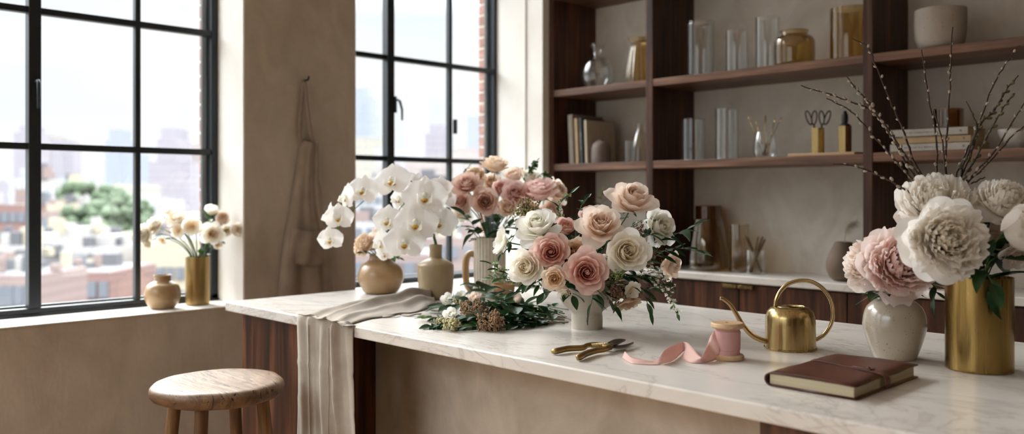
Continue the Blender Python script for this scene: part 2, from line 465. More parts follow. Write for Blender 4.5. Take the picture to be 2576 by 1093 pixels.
# ================================================================= the city beyond
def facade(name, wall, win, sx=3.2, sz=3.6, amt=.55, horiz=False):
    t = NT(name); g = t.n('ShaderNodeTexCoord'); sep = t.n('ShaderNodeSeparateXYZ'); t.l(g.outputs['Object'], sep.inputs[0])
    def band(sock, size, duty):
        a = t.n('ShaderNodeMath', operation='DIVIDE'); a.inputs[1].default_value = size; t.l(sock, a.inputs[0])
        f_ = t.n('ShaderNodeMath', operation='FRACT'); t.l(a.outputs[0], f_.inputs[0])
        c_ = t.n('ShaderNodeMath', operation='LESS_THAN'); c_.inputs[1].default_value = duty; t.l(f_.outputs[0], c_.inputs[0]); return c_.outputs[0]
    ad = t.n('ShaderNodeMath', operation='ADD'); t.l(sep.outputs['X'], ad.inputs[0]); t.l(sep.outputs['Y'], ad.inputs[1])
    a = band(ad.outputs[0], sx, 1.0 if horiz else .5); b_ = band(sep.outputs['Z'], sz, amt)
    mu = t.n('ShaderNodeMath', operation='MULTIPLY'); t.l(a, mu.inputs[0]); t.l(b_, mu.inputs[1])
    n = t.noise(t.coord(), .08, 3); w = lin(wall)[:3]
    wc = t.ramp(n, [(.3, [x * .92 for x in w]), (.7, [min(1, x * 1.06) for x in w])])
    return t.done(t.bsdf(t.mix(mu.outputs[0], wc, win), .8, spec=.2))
FM = {'haze_blue': facade('hazy_blue_glass_facade', '71757d', '6a6e77', 2.4, 3.6),  # distance haze painted into the wall and window colours
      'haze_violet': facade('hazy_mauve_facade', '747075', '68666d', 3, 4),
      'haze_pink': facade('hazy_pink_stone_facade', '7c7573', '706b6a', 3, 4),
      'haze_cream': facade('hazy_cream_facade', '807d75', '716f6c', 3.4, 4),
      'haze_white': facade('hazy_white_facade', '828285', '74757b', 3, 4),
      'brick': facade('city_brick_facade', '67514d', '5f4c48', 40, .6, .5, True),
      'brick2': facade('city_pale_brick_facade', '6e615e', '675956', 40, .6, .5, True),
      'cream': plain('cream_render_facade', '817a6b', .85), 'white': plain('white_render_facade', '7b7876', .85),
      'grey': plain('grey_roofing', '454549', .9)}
M['cityglass'] = plain('far_window_glass', '4c5057', .5)
M['tree_leaf'] = plain('tree_foliage', '36432f', .9, var=.25, vs=2)
GROUND = -34
def building(u0, u1, vt, z, mat, label, deep=14, vb=None, wins=None, cap=None, cat='building', name='city_building', gr=None, spire=None, taper=0):
    zz = z
    a = at(u0, vt, zz); c = at(u1, vt, zz)
    mid = (a + c) / 2; w = (c - a).length / 2; top = a.z
    bot = GROUND
    o = thing(name, (mid.x, mid.y, bot), label, cat, gr)
    hh = top - bot
    rt = Vector((RX, RY, 0)); fw = Vector((FX, FY, 0))
    m = MB(); cc = mid + fw * deep / 2; cc.z = bot + hh / 2
    if taper:
        vs = []
        for (k_, zc) in ((1, bot), (1, bot + hh * .45), (taper, top)):
            for (i, j) in ((-1, -1), (1, -1), (1, 1), (-1, 1)):
                q = mid + fw * deep / 2 + rt * w * k_ * i + fw * deep / 2 * k_ * j; vs.append((q.x, q.y, zc))
        fs = [(0, 3, 2, 1), (8, 9, 10, 11)]
        for l_ in (0, 4):
            for i in range(4): fs.append((l_ + i, l_ + (i + 1) % 4, l_ + 4 + (i + 1) % 4, l_ + 4 + i))
        m.add(vs, fs)
    else:
        m.obox(cc, rt * w, fw * deep / 2, Vector((0, 0, hh / 2)))
    m.build('wall', mat, o)
    if zz < 270:
        ct_ = mid + fw * deep / 2
        rf = MB().obox(Vector((ct_.x, ct_.y, top + .02)), rt * (w - .25), fw * (deep / 2 - .25), Vector((0, 0, .02))).build('roof', FM['grey'], o)
        rq = random.Random(int(u0 * 7 + vt)); 
        for k_ in range(7):
            hx, hz = rq.uniform(.25, .9), rq.uniform(.25, 1.0); sc_ = zz / 90
            cq = ct_ + rt * rq.uniform(-.85, .85) * w + fw * rq.uniform(-.4, .35) * deep; cq.z = top + hz * sc_ + .04
            MB().obox(cq, rt * hx * sc_, fw * hx * sc_ * .8, Vector((0, 0, hz * sc_))).build('roof_unit', rq.choice([FM['white'], FM['cream'], FM['grey'], FM['brick2']]), o)
    if cap:
        m = MB(); ctop = mid + fw * deep / 2; ctop.z = top + cap[0] / 2
        m.obox(ctop, rt * w * cap[1], fw * deep / 2 * cap[1], Vector((0, 0, cap[0] / 2))); m.build('roof_block', mat, o)
    if spire:
        m = MB(); ctop = mid + fw * deep / 2
        m.tube([(ctop.x, ctop.y, top), (ctop.x, ctop.y, top + spire)], [w * .25, w * .08], 8); m.build('spire', mat, o)
    if wins:
        nx, nz, ww, wh, zt = wins
        wm = None
        for i in range(nx):
            for j in range(nz):
                cen = mid + rt * w * ((i + .5) / nx * 2 - 1) - fw * .05
                cen.z = top - zt - j * (wh * 1.9)
                q = MB().obox(cen, rt * ww / 2, fw * .12, Vector((0, 0, wh / 2)))
                q.build('window', M['cityglass'], o)
    return o
B = building
# far skyline, left window
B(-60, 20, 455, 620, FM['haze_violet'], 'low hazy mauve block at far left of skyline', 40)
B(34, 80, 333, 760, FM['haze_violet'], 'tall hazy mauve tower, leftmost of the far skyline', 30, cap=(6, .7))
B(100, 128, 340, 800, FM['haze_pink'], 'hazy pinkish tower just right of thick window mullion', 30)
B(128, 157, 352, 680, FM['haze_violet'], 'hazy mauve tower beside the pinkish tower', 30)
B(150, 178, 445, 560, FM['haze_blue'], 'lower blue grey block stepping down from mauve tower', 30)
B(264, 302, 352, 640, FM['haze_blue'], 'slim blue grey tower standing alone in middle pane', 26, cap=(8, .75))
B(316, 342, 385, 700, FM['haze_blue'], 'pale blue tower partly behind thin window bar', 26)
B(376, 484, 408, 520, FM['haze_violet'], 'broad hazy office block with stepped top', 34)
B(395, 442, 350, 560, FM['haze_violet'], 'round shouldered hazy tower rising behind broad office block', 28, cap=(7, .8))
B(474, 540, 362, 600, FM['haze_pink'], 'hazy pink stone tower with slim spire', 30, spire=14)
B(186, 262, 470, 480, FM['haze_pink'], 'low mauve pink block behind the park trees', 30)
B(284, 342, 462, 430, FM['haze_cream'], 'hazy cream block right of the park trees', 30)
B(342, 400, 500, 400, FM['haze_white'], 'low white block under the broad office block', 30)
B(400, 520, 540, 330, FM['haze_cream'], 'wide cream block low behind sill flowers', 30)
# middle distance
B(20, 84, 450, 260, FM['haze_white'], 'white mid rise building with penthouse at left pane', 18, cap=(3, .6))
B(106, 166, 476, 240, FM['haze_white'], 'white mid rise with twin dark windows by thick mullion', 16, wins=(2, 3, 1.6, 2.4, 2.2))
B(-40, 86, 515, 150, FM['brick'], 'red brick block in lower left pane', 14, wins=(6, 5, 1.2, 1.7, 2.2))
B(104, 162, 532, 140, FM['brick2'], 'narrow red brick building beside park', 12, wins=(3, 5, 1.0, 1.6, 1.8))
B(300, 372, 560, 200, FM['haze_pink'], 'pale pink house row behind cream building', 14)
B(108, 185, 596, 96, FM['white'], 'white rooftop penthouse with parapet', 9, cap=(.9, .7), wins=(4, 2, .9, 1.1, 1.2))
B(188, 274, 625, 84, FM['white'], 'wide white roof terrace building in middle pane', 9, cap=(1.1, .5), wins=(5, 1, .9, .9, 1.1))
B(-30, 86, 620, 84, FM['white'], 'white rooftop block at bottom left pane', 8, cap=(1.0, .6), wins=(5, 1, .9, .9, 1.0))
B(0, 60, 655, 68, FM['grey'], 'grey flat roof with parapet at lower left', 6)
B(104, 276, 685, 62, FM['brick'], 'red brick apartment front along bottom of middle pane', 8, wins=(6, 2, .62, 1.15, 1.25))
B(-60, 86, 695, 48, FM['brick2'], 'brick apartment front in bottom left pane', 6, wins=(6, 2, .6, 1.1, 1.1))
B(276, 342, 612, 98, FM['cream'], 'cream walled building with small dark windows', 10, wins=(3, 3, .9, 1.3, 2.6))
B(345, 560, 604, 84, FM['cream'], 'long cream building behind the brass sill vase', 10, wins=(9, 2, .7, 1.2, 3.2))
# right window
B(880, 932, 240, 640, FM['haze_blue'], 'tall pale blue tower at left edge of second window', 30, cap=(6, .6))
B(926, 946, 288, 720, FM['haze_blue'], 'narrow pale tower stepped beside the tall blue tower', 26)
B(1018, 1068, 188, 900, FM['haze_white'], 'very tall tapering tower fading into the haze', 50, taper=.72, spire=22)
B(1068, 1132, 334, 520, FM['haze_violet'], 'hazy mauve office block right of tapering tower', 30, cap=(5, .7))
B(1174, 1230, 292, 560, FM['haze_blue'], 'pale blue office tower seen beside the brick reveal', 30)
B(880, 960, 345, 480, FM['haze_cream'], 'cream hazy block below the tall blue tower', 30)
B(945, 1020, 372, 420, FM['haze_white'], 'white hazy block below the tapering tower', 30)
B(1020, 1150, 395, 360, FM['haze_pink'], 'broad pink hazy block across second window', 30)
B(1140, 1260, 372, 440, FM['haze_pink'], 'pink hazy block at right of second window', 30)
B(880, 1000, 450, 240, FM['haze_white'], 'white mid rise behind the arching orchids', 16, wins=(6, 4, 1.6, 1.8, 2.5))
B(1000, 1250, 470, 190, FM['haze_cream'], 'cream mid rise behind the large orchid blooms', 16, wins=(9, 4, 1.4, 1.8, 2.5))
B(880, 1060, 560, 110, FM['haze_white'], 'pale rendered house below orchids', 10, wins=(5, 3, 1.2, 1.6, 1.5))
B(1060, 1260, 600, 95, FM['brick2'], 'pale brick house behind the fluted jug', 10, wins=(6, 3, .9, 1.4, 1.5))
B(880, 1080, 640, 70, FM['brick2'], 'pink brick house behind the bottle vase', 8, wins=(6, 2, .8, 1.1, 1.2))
# trees of the park
def tree(u, v, z, r, label, seed):
    rg = random.Random(seed); p = at(u, v, z); base = Vector((p.x, p.y, GROUND))
    o = thing('park_tree', base, label, 'tree', 'trees of the small park')
    MB().tube([base, (p.x, p.y, p.z)], [r * .12, r * .06], 8).build('trunk', M['stem_brown'], o, smooth=True)
    m = MB()
    for i in range(130):
        d = Vector((rg.gauss(0, 1), rg.gauss(0, 1), rg.gauss(0, .7))).normalized() * r * rg.uniform(.45, 1)
        m.ball(p + d, r * rg.uniform(.12, .24), 6, 4)
    m.build('crown', M['tree_leaf'], o, smooth=True)
tree(190, 545, 172, 4.0, 'leftmost bushy park tree beside red brick building', 1)
tree(236, 530, 212, 8.5, 'tallest rounded park tree in middle pane', 2)
tree(276, 552, 160, 4.6, 'park tree just right of the tallest tree', 3)
tree(320, 552, 160, 5.0, 'rightmost park tree beside window bar', 4)
tree(226, 575, 138, 4.6, 'low park tree in front of tallest tree', 5)
tree(294, 582, 128, 4.2, 'low park tree above cream building roof', 6)
struct(MB().box(-1500, -8, -1500, 1500, GROUND - 1, GROUND).build('city_ground', plain('street_grey', '5a5856', .9)))
# ================================================================= island
IX0, IX1, IY0, IY1 = -2.84, .35, 1.382, 2.43
# countertop: one slab with a soft eased edge
o = MB().box(IX0, IX1, IY0, IY1, TOP - .032, TOP).build('island_worktop', M['marble'], bevel=.004, origin=(-1.2, 1.9, TOP - .032))
tag(o, 'long white marble worktop with grey and tan veins on the island', 'worktop')
o = thing('kitchen_island', (-1.2, 1.9, 0), 'walnut and plaster island base carrying the veined marble worktop', 'kitchen island')
MB().box(-2.79, -2.355, 1.42, 2.39, .0, TOP - .033).build('end_panel', M['walnut'], o, bevel=.002)
MB().box(-.82, .31, 1.42, 2.39, .0, TOP - .033).build('end_panel', M['walnut'], o, bevel=.002)
MB().box(-2.354, -.821, 1.665, 2.37, .0, TOP - .033).build('plaster_panel', M['plaster_island'], o)

# ================================================================= stool
t = NT('worn_stool_wood')
_g = t.n('ShaderNodeTexCoord'); _s = t.n('ShaderNodeSeparateXYZ'); t.l(_g.outputs['Object'], _s.inputs[0])
_n1 = t.noise(t.coord((3, 16, 10), 'Object', (0, 0, .35)), 2.2, 7, .65, 1.2)
_n2 = t.noise(t.coord((4, 26, 10), 'Object', (0, 0, .5)), 1.6, 8, .7, 2.2)
_top = t.ramp(_n1, [(.3, '66513f'), (.5, '826b57'), (.7, '9a846f')])
_side = t.ramp(_n1, [(.3, '3f2a1a'), (.5, '60452e'), (.7, '7d5f42')])
_mr = t.n('ShaderNodeMapRange'); _mr.inputs['From Min'].default_value = .736; _mr.inputs['From Max'].default_value = .752; t.l(_s.outputs['Z'], _mr.inputs['Value'])
_c = t.mix(_mr.outputs[0], _side, _top)
_c = t.mix(t.ramp(_n2, [(.40, (1, 1, 1)), (.425, (0, 0, 0))]), _c, '24160d')
M['stoolwood'] = t.done(t.bsdf(_c, .42, spec=.4, normal=t.bump(_n1, .3, .006)))
M['stoolleg'] = walnut('worn_leg_wood', '3a2414', '6a4a2c', '8a6a45')
sc = Vector((-2.375, 1.137, 0)); sh = .757
o = thing('wooden_stool', sc, 'round worn wooden stool with splayed legs beside walnut island end', 'stool')
rg = random.Random(4)
def wob(a, z): return 1 + .012 * math.sin(3 * a + 1) + .009 * math.sin(7 * a + 2) + .005 * math.sin(13 * a)
pr = [(.0, sh - .052), (.12, sh - .052), (.155, sh - .050), (.172, sh - .043), (.180, sh - .032), (.183, sh - .020), (.181, sh - .009), (.174, sh - .002), (.160, sh), (.11, sh - .0015), (.05, sh - .003), (0.0, sh - .003)]
MB().lathe(pr, sc, 72, rad=wob, cap0=False, cap1=False).build('seat', M['stoolwood'], o, smooth=True)
for a in (38, 128, 218, 308):
    a = R(a + 6); d = Vector((math.cos(a), math.sin(a), 0))
    p0 = sc + d * .125 + Vector((0, 0, sh - .045)); p1 = sc + d * .205
    n = 9; pts = [p0.lerp(p1, i / n) for i in range(n + 1)]
    MB().tube(pts, [.0185, .0185, .019, .0195, .019, .0188, .018, .0175, .0165, .0155], 14).build('leg', M['stoolleg'], o, smooth=True, split=50)
def stretch(a1, a2, z):
    f = (sh - .045 - z) / (sh - .045); rr = .125 + .08 * f
    pa = sc + Vector((math.cos(a1), math.sin(a1), 0)) * rr; pb = sc + Vector((math.cos(a2), math.sin(a2), 0)) * rr
    pa.z = pb.z = z
    MB().tube([pa, (pa + pb) / 2, pb], [.010, .012, .010], 10).build('stretcher', M['stoolleg'], o, smooth=True)
for i, z in enumerate((.20, .26, .20, .26)): stretch(R(44 + 90 * i), R(134 + 90 * i), z)

# ================================================================= shelving and cabinets at the back wall
SY0, SY1 = 3.49, 3.85
s_ = thing('shelving_unit', (-1.5, 3.67, TOP), 'dark walnut built-in open shelving standing on the back marble counter', 'shelving')
divs = [(-3.303, -3.270), (-2.642, -2.602), (-1.549, -1.511), (-.46, -.42), (.63, .67)]
TOPZ = CEIL - .25
for (a, c) in divs:
    MB().box(a, c, SY0, SY1 - .001, TOP + .0005, TOPZ).build('upright', M['walnut'], s_, bevel=.0015)
SH1, SH2, SH3 = 1.453, 1.856, 2.356
for i in range(4):
    x0, x1 = divs[i][1] + .0005, divs[i + 1][0] - .0005
    for (z, th) in ((SH1, .036), (SH2, .034), (SH3 + .034, .034), (2.85, .034)):
        dz = .003 if (i == 2 and z == SH1) else 0
        MB().box(x0, x1, SY0 + .002, SY1 - .001, z - th + dz, z + dz).build('shelf', M['walnut_h'], s_, bevel=.0015)
MB().box(-3.303, .67, SY0, SY1 - .001, TOPZ, TOPZ + .04).build('top_board', M['walnut_h'], s_, bevel=.002)
o = MB().box(-3.303, .9, 3.474, 3.85 - .0005, TOP - .032, TOP).build('back_worktop', M['marble'], bevel=.003, origin=(-1.2, 3.66, TOP - .032))
tag(o, 'white marble back counter running below the open walnut shelves', 'worktop')
gaps = [-3.302, -2.62, -2.119, -1.615, -1.11, -.606, -.10, .40, .9]
def cabinet(x0, xs, x1, label, pulls):
    c = thing('base_cabinet', ((x0 + x1) / 2, 3.67, 0), label, 'cabinet', 'walnut base cabinets under the back counter')
    MB().box(x0 + .001, x1 - .001, 3.512, 3.849, .08, TOP - .033).build('body', M['walnut'], c)
    MB().box(x0 + .001, x1 - .001, 3.55, 3.849, 0, .079).build('plinth', M['steel'], c)
    ed = [x0] + xs + [x1]
    for i in range(len(ed) - 1):
        d = MB().box(ed[i] + .003, ed[i + 1] - .003, 3.490, 3.511, .085, TOP - .040).build('door', M['walnut'], c, bevel=.0015)
        pu = pulls[i]
        if pu is not None:
            m = MB(); px = ed[i + 1] - .04 if pu > 0 else ed[i] + .04
            m.box(px - .037, px + .037, 3.470, 3.490, TOP - .044, TOP - .041); m.box(px - .037, px + .037, 3.470, 3.473, TOP - .056, TOP - .041)
            m.build('pull', M['brass'], d, bevel=.0008)
cabinet(-3.302, [], -2.62, 'walnut base cabinet at left end, mostly hidden behind the rose bouquet', [None])
cabinet(-2.62, [-2.119], -1.615, 'walnut base cabinet with two small brass tab pulls meeting at middle', [1, -1])
cabinet(-1.615, [-1.11], -.606, 'walnut base cabinet seen past the watering can and glazed vase', [1, -1])
cabinet(-.606, [-.10], .40, 'walnut base cabinet at far right behind the brass cylinder vase', [1, -1])

# ================================================================= vessels
def wall(outer, th):
    """closed thin-walled profile from an outer one (r, z)"""
    pr = [(0, outer[0][1])] + list(outer)
    inn = [(max(.001, r - th), z if i else z + th) for i, (r, z) in enumerate(outer)]
    return pr + inn[::-1] + [(0, outer[0][1] + th)]
def smoothprof(p, n=5):
    q = spline([(r, 0, z) for r, z in p], n); return [(max(0.0005, a.x), a.z) for a in q]
def vessel(name, base, outer, th, mat, label, cat, group=None, n=56, smooth=True, sp=True, rad=None, part='body', extra=None):
    base = Vector(base); pr = smoothprof(outer) if sp else outer
    m = MB().lathe(wall(pr, th), base, n, cap0=False, cap1=False, rad=rad)
    if extra is None:
        o = m.build(name, mat, None, smooth=smooth, split=50, origin=base)
        return tag(o, label, cat, group)
    o = thing(name, base, label, cat, group)
    m.build(part, mat, o, smooth=smooth, split=50); extra(o); return o
M['glaze_tan'] = speckled('glazed_tan_ceramic', '9a7c58', '6b4f2c', .3, 120, .66, .3)
M['glaze_sand'] = speckled('sand_ceramic', 'a18d6c', '7a6238', .38, 120, .66, .15)
M['glaze_white'] = speckled('cream_glazed_stoneware', 'ab9f8f', '6d5138', .22, 150, .52, .6)
M['stoneware'] = speckled('pale_speckled_stoneware', 'b9b0a1', '77664f', .6, 190, .56)
M['fluted'] = plain('ivory_ceramic', 'cfc6b4', .4)
M['jug_tan'] = plain('tan_ceramic_handle', 'b5976c', .35)
M['taupe_clay'] = speckled('taupe_clay', '6b5a4a', '4a3c30', .75, 160, .6)
M['grey_clay'] = plain('grey_brown_clay', '6f6058', .6)
M['terracotta'] = plain('pale_terracotta', 'b88f66', .7)
M['porcelain'] = plain('white_porcelain', 'c2bdb6', .35)
M['pot_grey'] = speckled('rough_grey_pot', 'a8a094', '857a6c', .85, 60, .5)
# window sill
pj = on_z(409, 776, SILL); pj = Vector((-3.545, pj.y + .0, SILL)); pj = Vector((-3.545, (on_x(409, 700, -3.545)).y, SILL))
vessel('ceramic_jar', pj, [(.042, 0), (.055, .012), (.068, .04), (.0705, .066), (.062, .094), (.042, .108), (.033, .114), (.033, .130), (.036, .137)], .005, M['glaze_tan'],
       'small round tan ceramic jar on the window sill left of brass vase', 'jar')
psv = Vector((-3.57, on_x(497, 700, -3.57).y, SILL))
BR1 = vessel('brass_vase', psv, [(.044, 0), (.048, .004), (.0495, .03), (.0498, .1), (.0495, .19), (.0490, .203)], .003, M['brass_dark'],
       'slim brass cylinder vase on the window sill holding cream flowers', 'vase')
# island, left to right
pv = on_z(958, 738); TANV = pv
vessel('round_vase', pv, [(.050, 0), (.064, .008), (.081, .04), (.0845, .068), (.074, .100), (.050, .120), (.0425, .127), (.0415, .140), (.0435, .147)], .005, M['glaze_tan'],
       'squat round glazed tan vase on island beside linen cloth', 'vase')
pb = on_z(1096, 752); BOTV = pb
vessel('bottle_vase', pb, [(.046, 0), (.052, .004), (.060, .03), (.0635, .08), (.0640, .112), (.060, .124), (.040, .137), (.0240, .144), (.0222, .155), (.0222, .180), (.0235, .192)], .004, M['glaze_sand'],
       'sand ceramic bottle vase with narrow neck holding white orchids', 'vase')
pf = on_z(1232, 744); JUG = pf
def jug_handle(o):
    q = pf; L = Vector((-RX, -RY, 0))
    pts = [q + L * .050 + Vector((0, 0, .148)), q + L * .070 + Vector((0, 0, .152)), q + L * .085 + Vector((0, 0, .136)), q + L * .088 + Vector((0, 0, .09)), q + L * .084 + Vector((0, 0, .045)), q + L * .068 + Vector((0, 0, .018)), q + L * .050 + Vector((0, 0, .012))]
    MB().tube(spline(pts, 6), .0125, 12).build('handle', M['jug_tan'], o, smooth=True)
vessel('fluted_jug', pf, [(.052, 0), (.055, .003), (.056, .03), (.056, .12), (.056, .205), (.057, .212)], .004, M['fluted'],
       'tall ivory fluted jug with tan handle holding dusty pink roses', 'jug', n=192, sp=False, rad=lambda a, z: 1 + .045 * abs(math.sin(14 * a)), extra=jug_handle)
pc = on_z(1268, 764)
vessel('small_pot', pc, [(.027, 0), (.031, .004), (.037, .062), (.038, .066)], .003, M['terracotta'], 'small plain tan pot behind the lying greenery', 'pot', sp=False)
pw = on_z(1476.5, 826); BOWL = pw
vessel('footed_bowl', pw, [(.043, 0), (.0432, .03), (.042, .044), (.047, .050), (.063, .064), (.076, .085), (.0815, .108), (.080, .128), (.078, .135)], .005, M['stoneware'],
       'speckled cream stoneware footed bowl holding the large rose bouquet', 'footed bowl')
pg = on_z(2250, 902); WHV = pg
vessel('glazed_vase', pg, [(.041, 0), (.046, .004), (.056, .03), (.0655, .064), (.0672, .085), (.060, .112), (.045, .128), (.036, .134), (.035, .142), (.040, .150)], .005, M['glaze_white'],
       'cream speckled glazed vase with full belly holding pink peonies', 'vase')
pz = on_z(2463, 930); BRV = pz
vessel('brass_cylinder_vase', pz, [(.062, 0), (.0648, .002), (.0652, .006), (.0652, .19), (.0650, .196)], .002, M['brass_deep'],
       'large brushed brass cylinder vase at right holding white peonies and willow', 'vase', sp=False, n=72)

# ---- watering can
pk = on_z(1988, 877.5)
o = thing('watering_can', pk, 'brushed brass watering can with hoop handle and long thin spout', 'watering can')
L = Vector((-RX, -RY, 0)); U = Vector((0, 0, 1)); Fw = Vector((-FX, -FY, 0))
pr = [(0, 0), (.0600, 0), (.0612, .002), (.0612, .004), (.0588, .005), (.0583, .03), (.0580, .060), (.0570, .076), (.0530, .089), (.0450, .0975), (.034, .1005), (.0335, .1015), (.0320, .0995), (.032, .096), (.0520, .080), (.0560, .060), (.0570, .006), (0, .006)]
def elong(a, z): return 1
MB().lathe(pr, pk, 72, cap0=False, cap1=False).build('body', M['brass'], o, smooth=True, split=40)
# half-moon cover over the opening
m = MB(); v = [pk + U * .101]; rr = .033
import itertools
def disc(c, r, a0, a1, z, n=24):
    return [(c[0] + r * math.cos(a0 + (a1 - a0) * i / n), c[1] + r * math.sin(a0 + (a1 - a0) * i / n), z) for i in range(n + 1)]
la = math.atan2(L.y, L.x)
poly = [(p[0], p[1]) for p in disc(pk, .0325, la - 1.35, la + 1.35, 0)]
m.prism(poly, pk.z + .0985, pk.z + .1003); m.build('lid', M['brass_smooth'], o)
sp = [(1931, 862), (1921, 858), (1905, 852), (1888, 841), (1868, 818), (1850, 787), (1836, 766), (1820, 753), (1812, 751)]
zc = depth(pk)
pts = [at(u, v, zc) for u, v in sp]
pts[0] = pts[0] - L * .01
MB().tube(spline(pts, 5), [.0065] * 10 + list(np.linspace(.0065, .0046, len(spline(pts, 5)) - 10)), 14).build('spout', M['brass_smooth'], o, smooth=True, split=60)
hp = [(1950, 775), (1952, 757), (1962, 735), (1982, 716), (2010, 707), (2040, 709), (2068, 725), (2088, 752), (2096, 785), (2091, 815), (2076, 840), (2058, 853), (2048, 857)]
pts = [at(u, v, zc) for u, v in hp]
MB().tube(spline(pts, 6), .0048, 12).build('handle', M['brass_smooth'], o, smooth=True)

# ---- ribbon spool
ps = on_z(1830, 904)
M['beech'] = walnut('pale_beech', 'b3906a', 'cfb08d', 'dcc3a5', False, .5)
M['ribbon'] = linen('rose_ribbon', 'bd8f8b', 'cc9f9a')
M['ribbon_satin'] = petal_mat('pale_pink_silk_ribbon', 'e8c8c0', 'edd0c9', 'f0d8d1', .35, .45, .05)
o = thing('ribbon_spool', ps, 'upright wooden spool of dusty rose ribbon unrolling to left', 'spool')
MB().lathe([(0, 0), (.034, 0), (.0365, .0025), (.0365, .009), (.034, .0115), (0, .0115)], ps, 48, cap0=False, cap1=False).build('base_disc', M['beech'], o, smooth=True, split=40)
MB().lathe([(.003, .0705), (.034, .0705), (.0365, .073), (.0365, .0795), (.034, .082), (.0045, .082), (.0045, .0705)], ps, 48, cap0=False, cap1=False).build('top_disc', M['beech'], o, smooth=True, split=40)
MB().lathe([(0, .0115), (.0265, .0115), (.0272, .020), (.0268, .021), (.0283, .022), (.0288, .0635), (.0270, .064), (.0262, .0705), (0, .0705)], ps, 48, cap0=False, cap1=False).build('wound_ribbon', M['ribbon'], o, smooth=True, split=30)
zs = depth(ps)
# loose end: pairs of edge points (upper / lower edge), each at its own distance
ed = [((1572, 885), (1565, 901), 0, 0), ((1590, 899), (1580, 911), 0, 0), ((1620, 906), (1600, 917), 0, 0), ((1648, 909), (1650, 919), 0, 0),
      ((1662, 896), (1668, 916), -.012, 0), ((1672, 880), (1694, 908), -.01, 0), ((1696, 868), (1715, 889), 0, -.005), ((1724, 861), (1722, 884), .01, 0), ((1742, 875), (1718, 903), .01, 0),
      ((1760, 896), (1740, 914), .0, 0), ((1766, 898), (1775, 914), -.015, 0), ((1779, 868), (1802, 905), -.012, -.015), ((1788, 845), (1811, 885), -.005, -.015), ((1797, 832), (1812, 865), .0, -.01)]
A, Bp = [], []
for i, (p, q, da, db) in enumerate(ed):
    zb = 812.15 / (q[1] + 1 - CV) if i < 11 else zs - .005
    zb = min(zb, 2.1)
    zt = zb + .012 if i < 4 else zb + .004
    A.append(at(p[0], p[1], zt + da)); Bp.append(at(q[0], q[1], zb + db))
for q in A + Bp: q.z = max(q.z, TOP + .0008)
A = spline(A, 5); Bp = spline(Bp, 5)
P = [[A[i].lerp(Bp[i], k / 6) + Fw * (.004 * math.sin(PI * k / 6) * math.sin(i * .35)) for k in range(7)] for i in range(len(A))]
for row in P:
    for q in row: q.z = max(q.z, TOP + .0008)
MB().grid(P).build('loose_ribbon', M['ribbon_satin'], o, smooth=True, solid=.0004)

# ---- secateurs
def pxz(u, v, h):      # point h above the island top seen at (u, v)
    return at(u, v, (H - TOP - h) * F / (v - CV))
pp = on_z(1500, 885)
o = thing('pruning_shears', pp, 'open pruning shears with brass handles and dark steel blades on marble', 'pruning shears')
M['steel_blade'] = plain('dark_blade_steel', '5c554c', .3, 1, var=.1)
def handle_arm(pts, rad, flat=.75):
    q = spline([pxz(u, v, h) for u, v, h in pts], 6)
    m = MB(); r_ = np.interp(np.linspace(0, 1, len(q)), np.linspace(0, 1, len(rad)), rad)
    m.tube(q, list(r_), 14); return m
handle_arm([(1390, 885, .007), (1400, 884, .009), (1430, 878, .010), (1465, 876, .010), (1478, 870, .012), (1500, 868, .012), (1520, 872, .011), (1538, 876, .010)],
           [.0055, .0072, .0072, .0068, .006, .0062, .006, .005]).build('handle', M['brass_dark'], o, smooth=True)
handle_arm([(1450, 902, .007), (1458, 899, .009), (1476, 890, .010), (1500, 883, .010), (1520, 880, .011), (1532, 875, .012), (1540, 869, .012)],
           [.0055, .0078, .0075, .007, .0065, .0068, .0055]).build('handle', M['brass_dark'], o, smooth=True)
def blade(ptsU, ptsL, h, mat, th=.003):
    a = spline([pxz(u, v, h) for u, v in ptsU], 4); b2 = spline([pxz(u, v, h) for u, v in ptsL], 4)
    m = MB(); n = len(a); v = []
    for i in range(n):
        v += [a[i] + U * th / 2, b2[i] + U * th / 2, b2[i] - U * th / 2, a[i] - U * th / 2]
    f = []
    for i in range(n - 1):
        for k_ in range(4): f.append((i * 4 + k_, i * 4 + (k_ + 1) % 4, i * 4 + 4 + (k_ + 1) % 4, i * 4 + 4 + k_))
    f += [(0, 1, 2, 3), ((n - 1) * 4 + 3, (n - 1) * 4 + 2, (n - 1) * 4 + 1, (n - 1) * 4)]
    return m.add(v, f)
blade([(1528, 864), (1545, 856), (1562, 854.5), (1573, 856)], [(1540, 872), (1552, 868), (1565, 861.5), (1573.5, 857)], .013, 0).build('blade', M['steel_blade'], o)
blade([(1538, 869), (1560, 870.5), (1580, 867), (1593, 862)], [(1540, 876), (1562, 876), (1580, 872.5), (1594, 864)], .010, 0).build('hook_blade', M['steel_blade'], o)
q = pxz(1529, 867, .018)
MB().lathe([(0, -.008), (.0075, -.008), (.0085, -.001), (.006, .001), (0, .0015)], q, 20, cap0=False, cap1=False).build('pivot_screw', M['brass_smooth'], o, smooth=True, split=40)
a_, b_ = pxz(1487, 871, .012), pxz(1521, 869, .013)
dd = (b_ - a_); sx = dd.normalized(); sy = sx.cross(U).normalized(); sz_ = sx.cross(sy)
m = MB(); m.tube([a_ + dd * (i / 150) + (sy * math.cos(i * .5) + sz_ * math.sin(i * .5)) * .0048 for i in range(151)], .0009, 6)
m.build('spring', M['brass_smooth'], o, smooth=True)

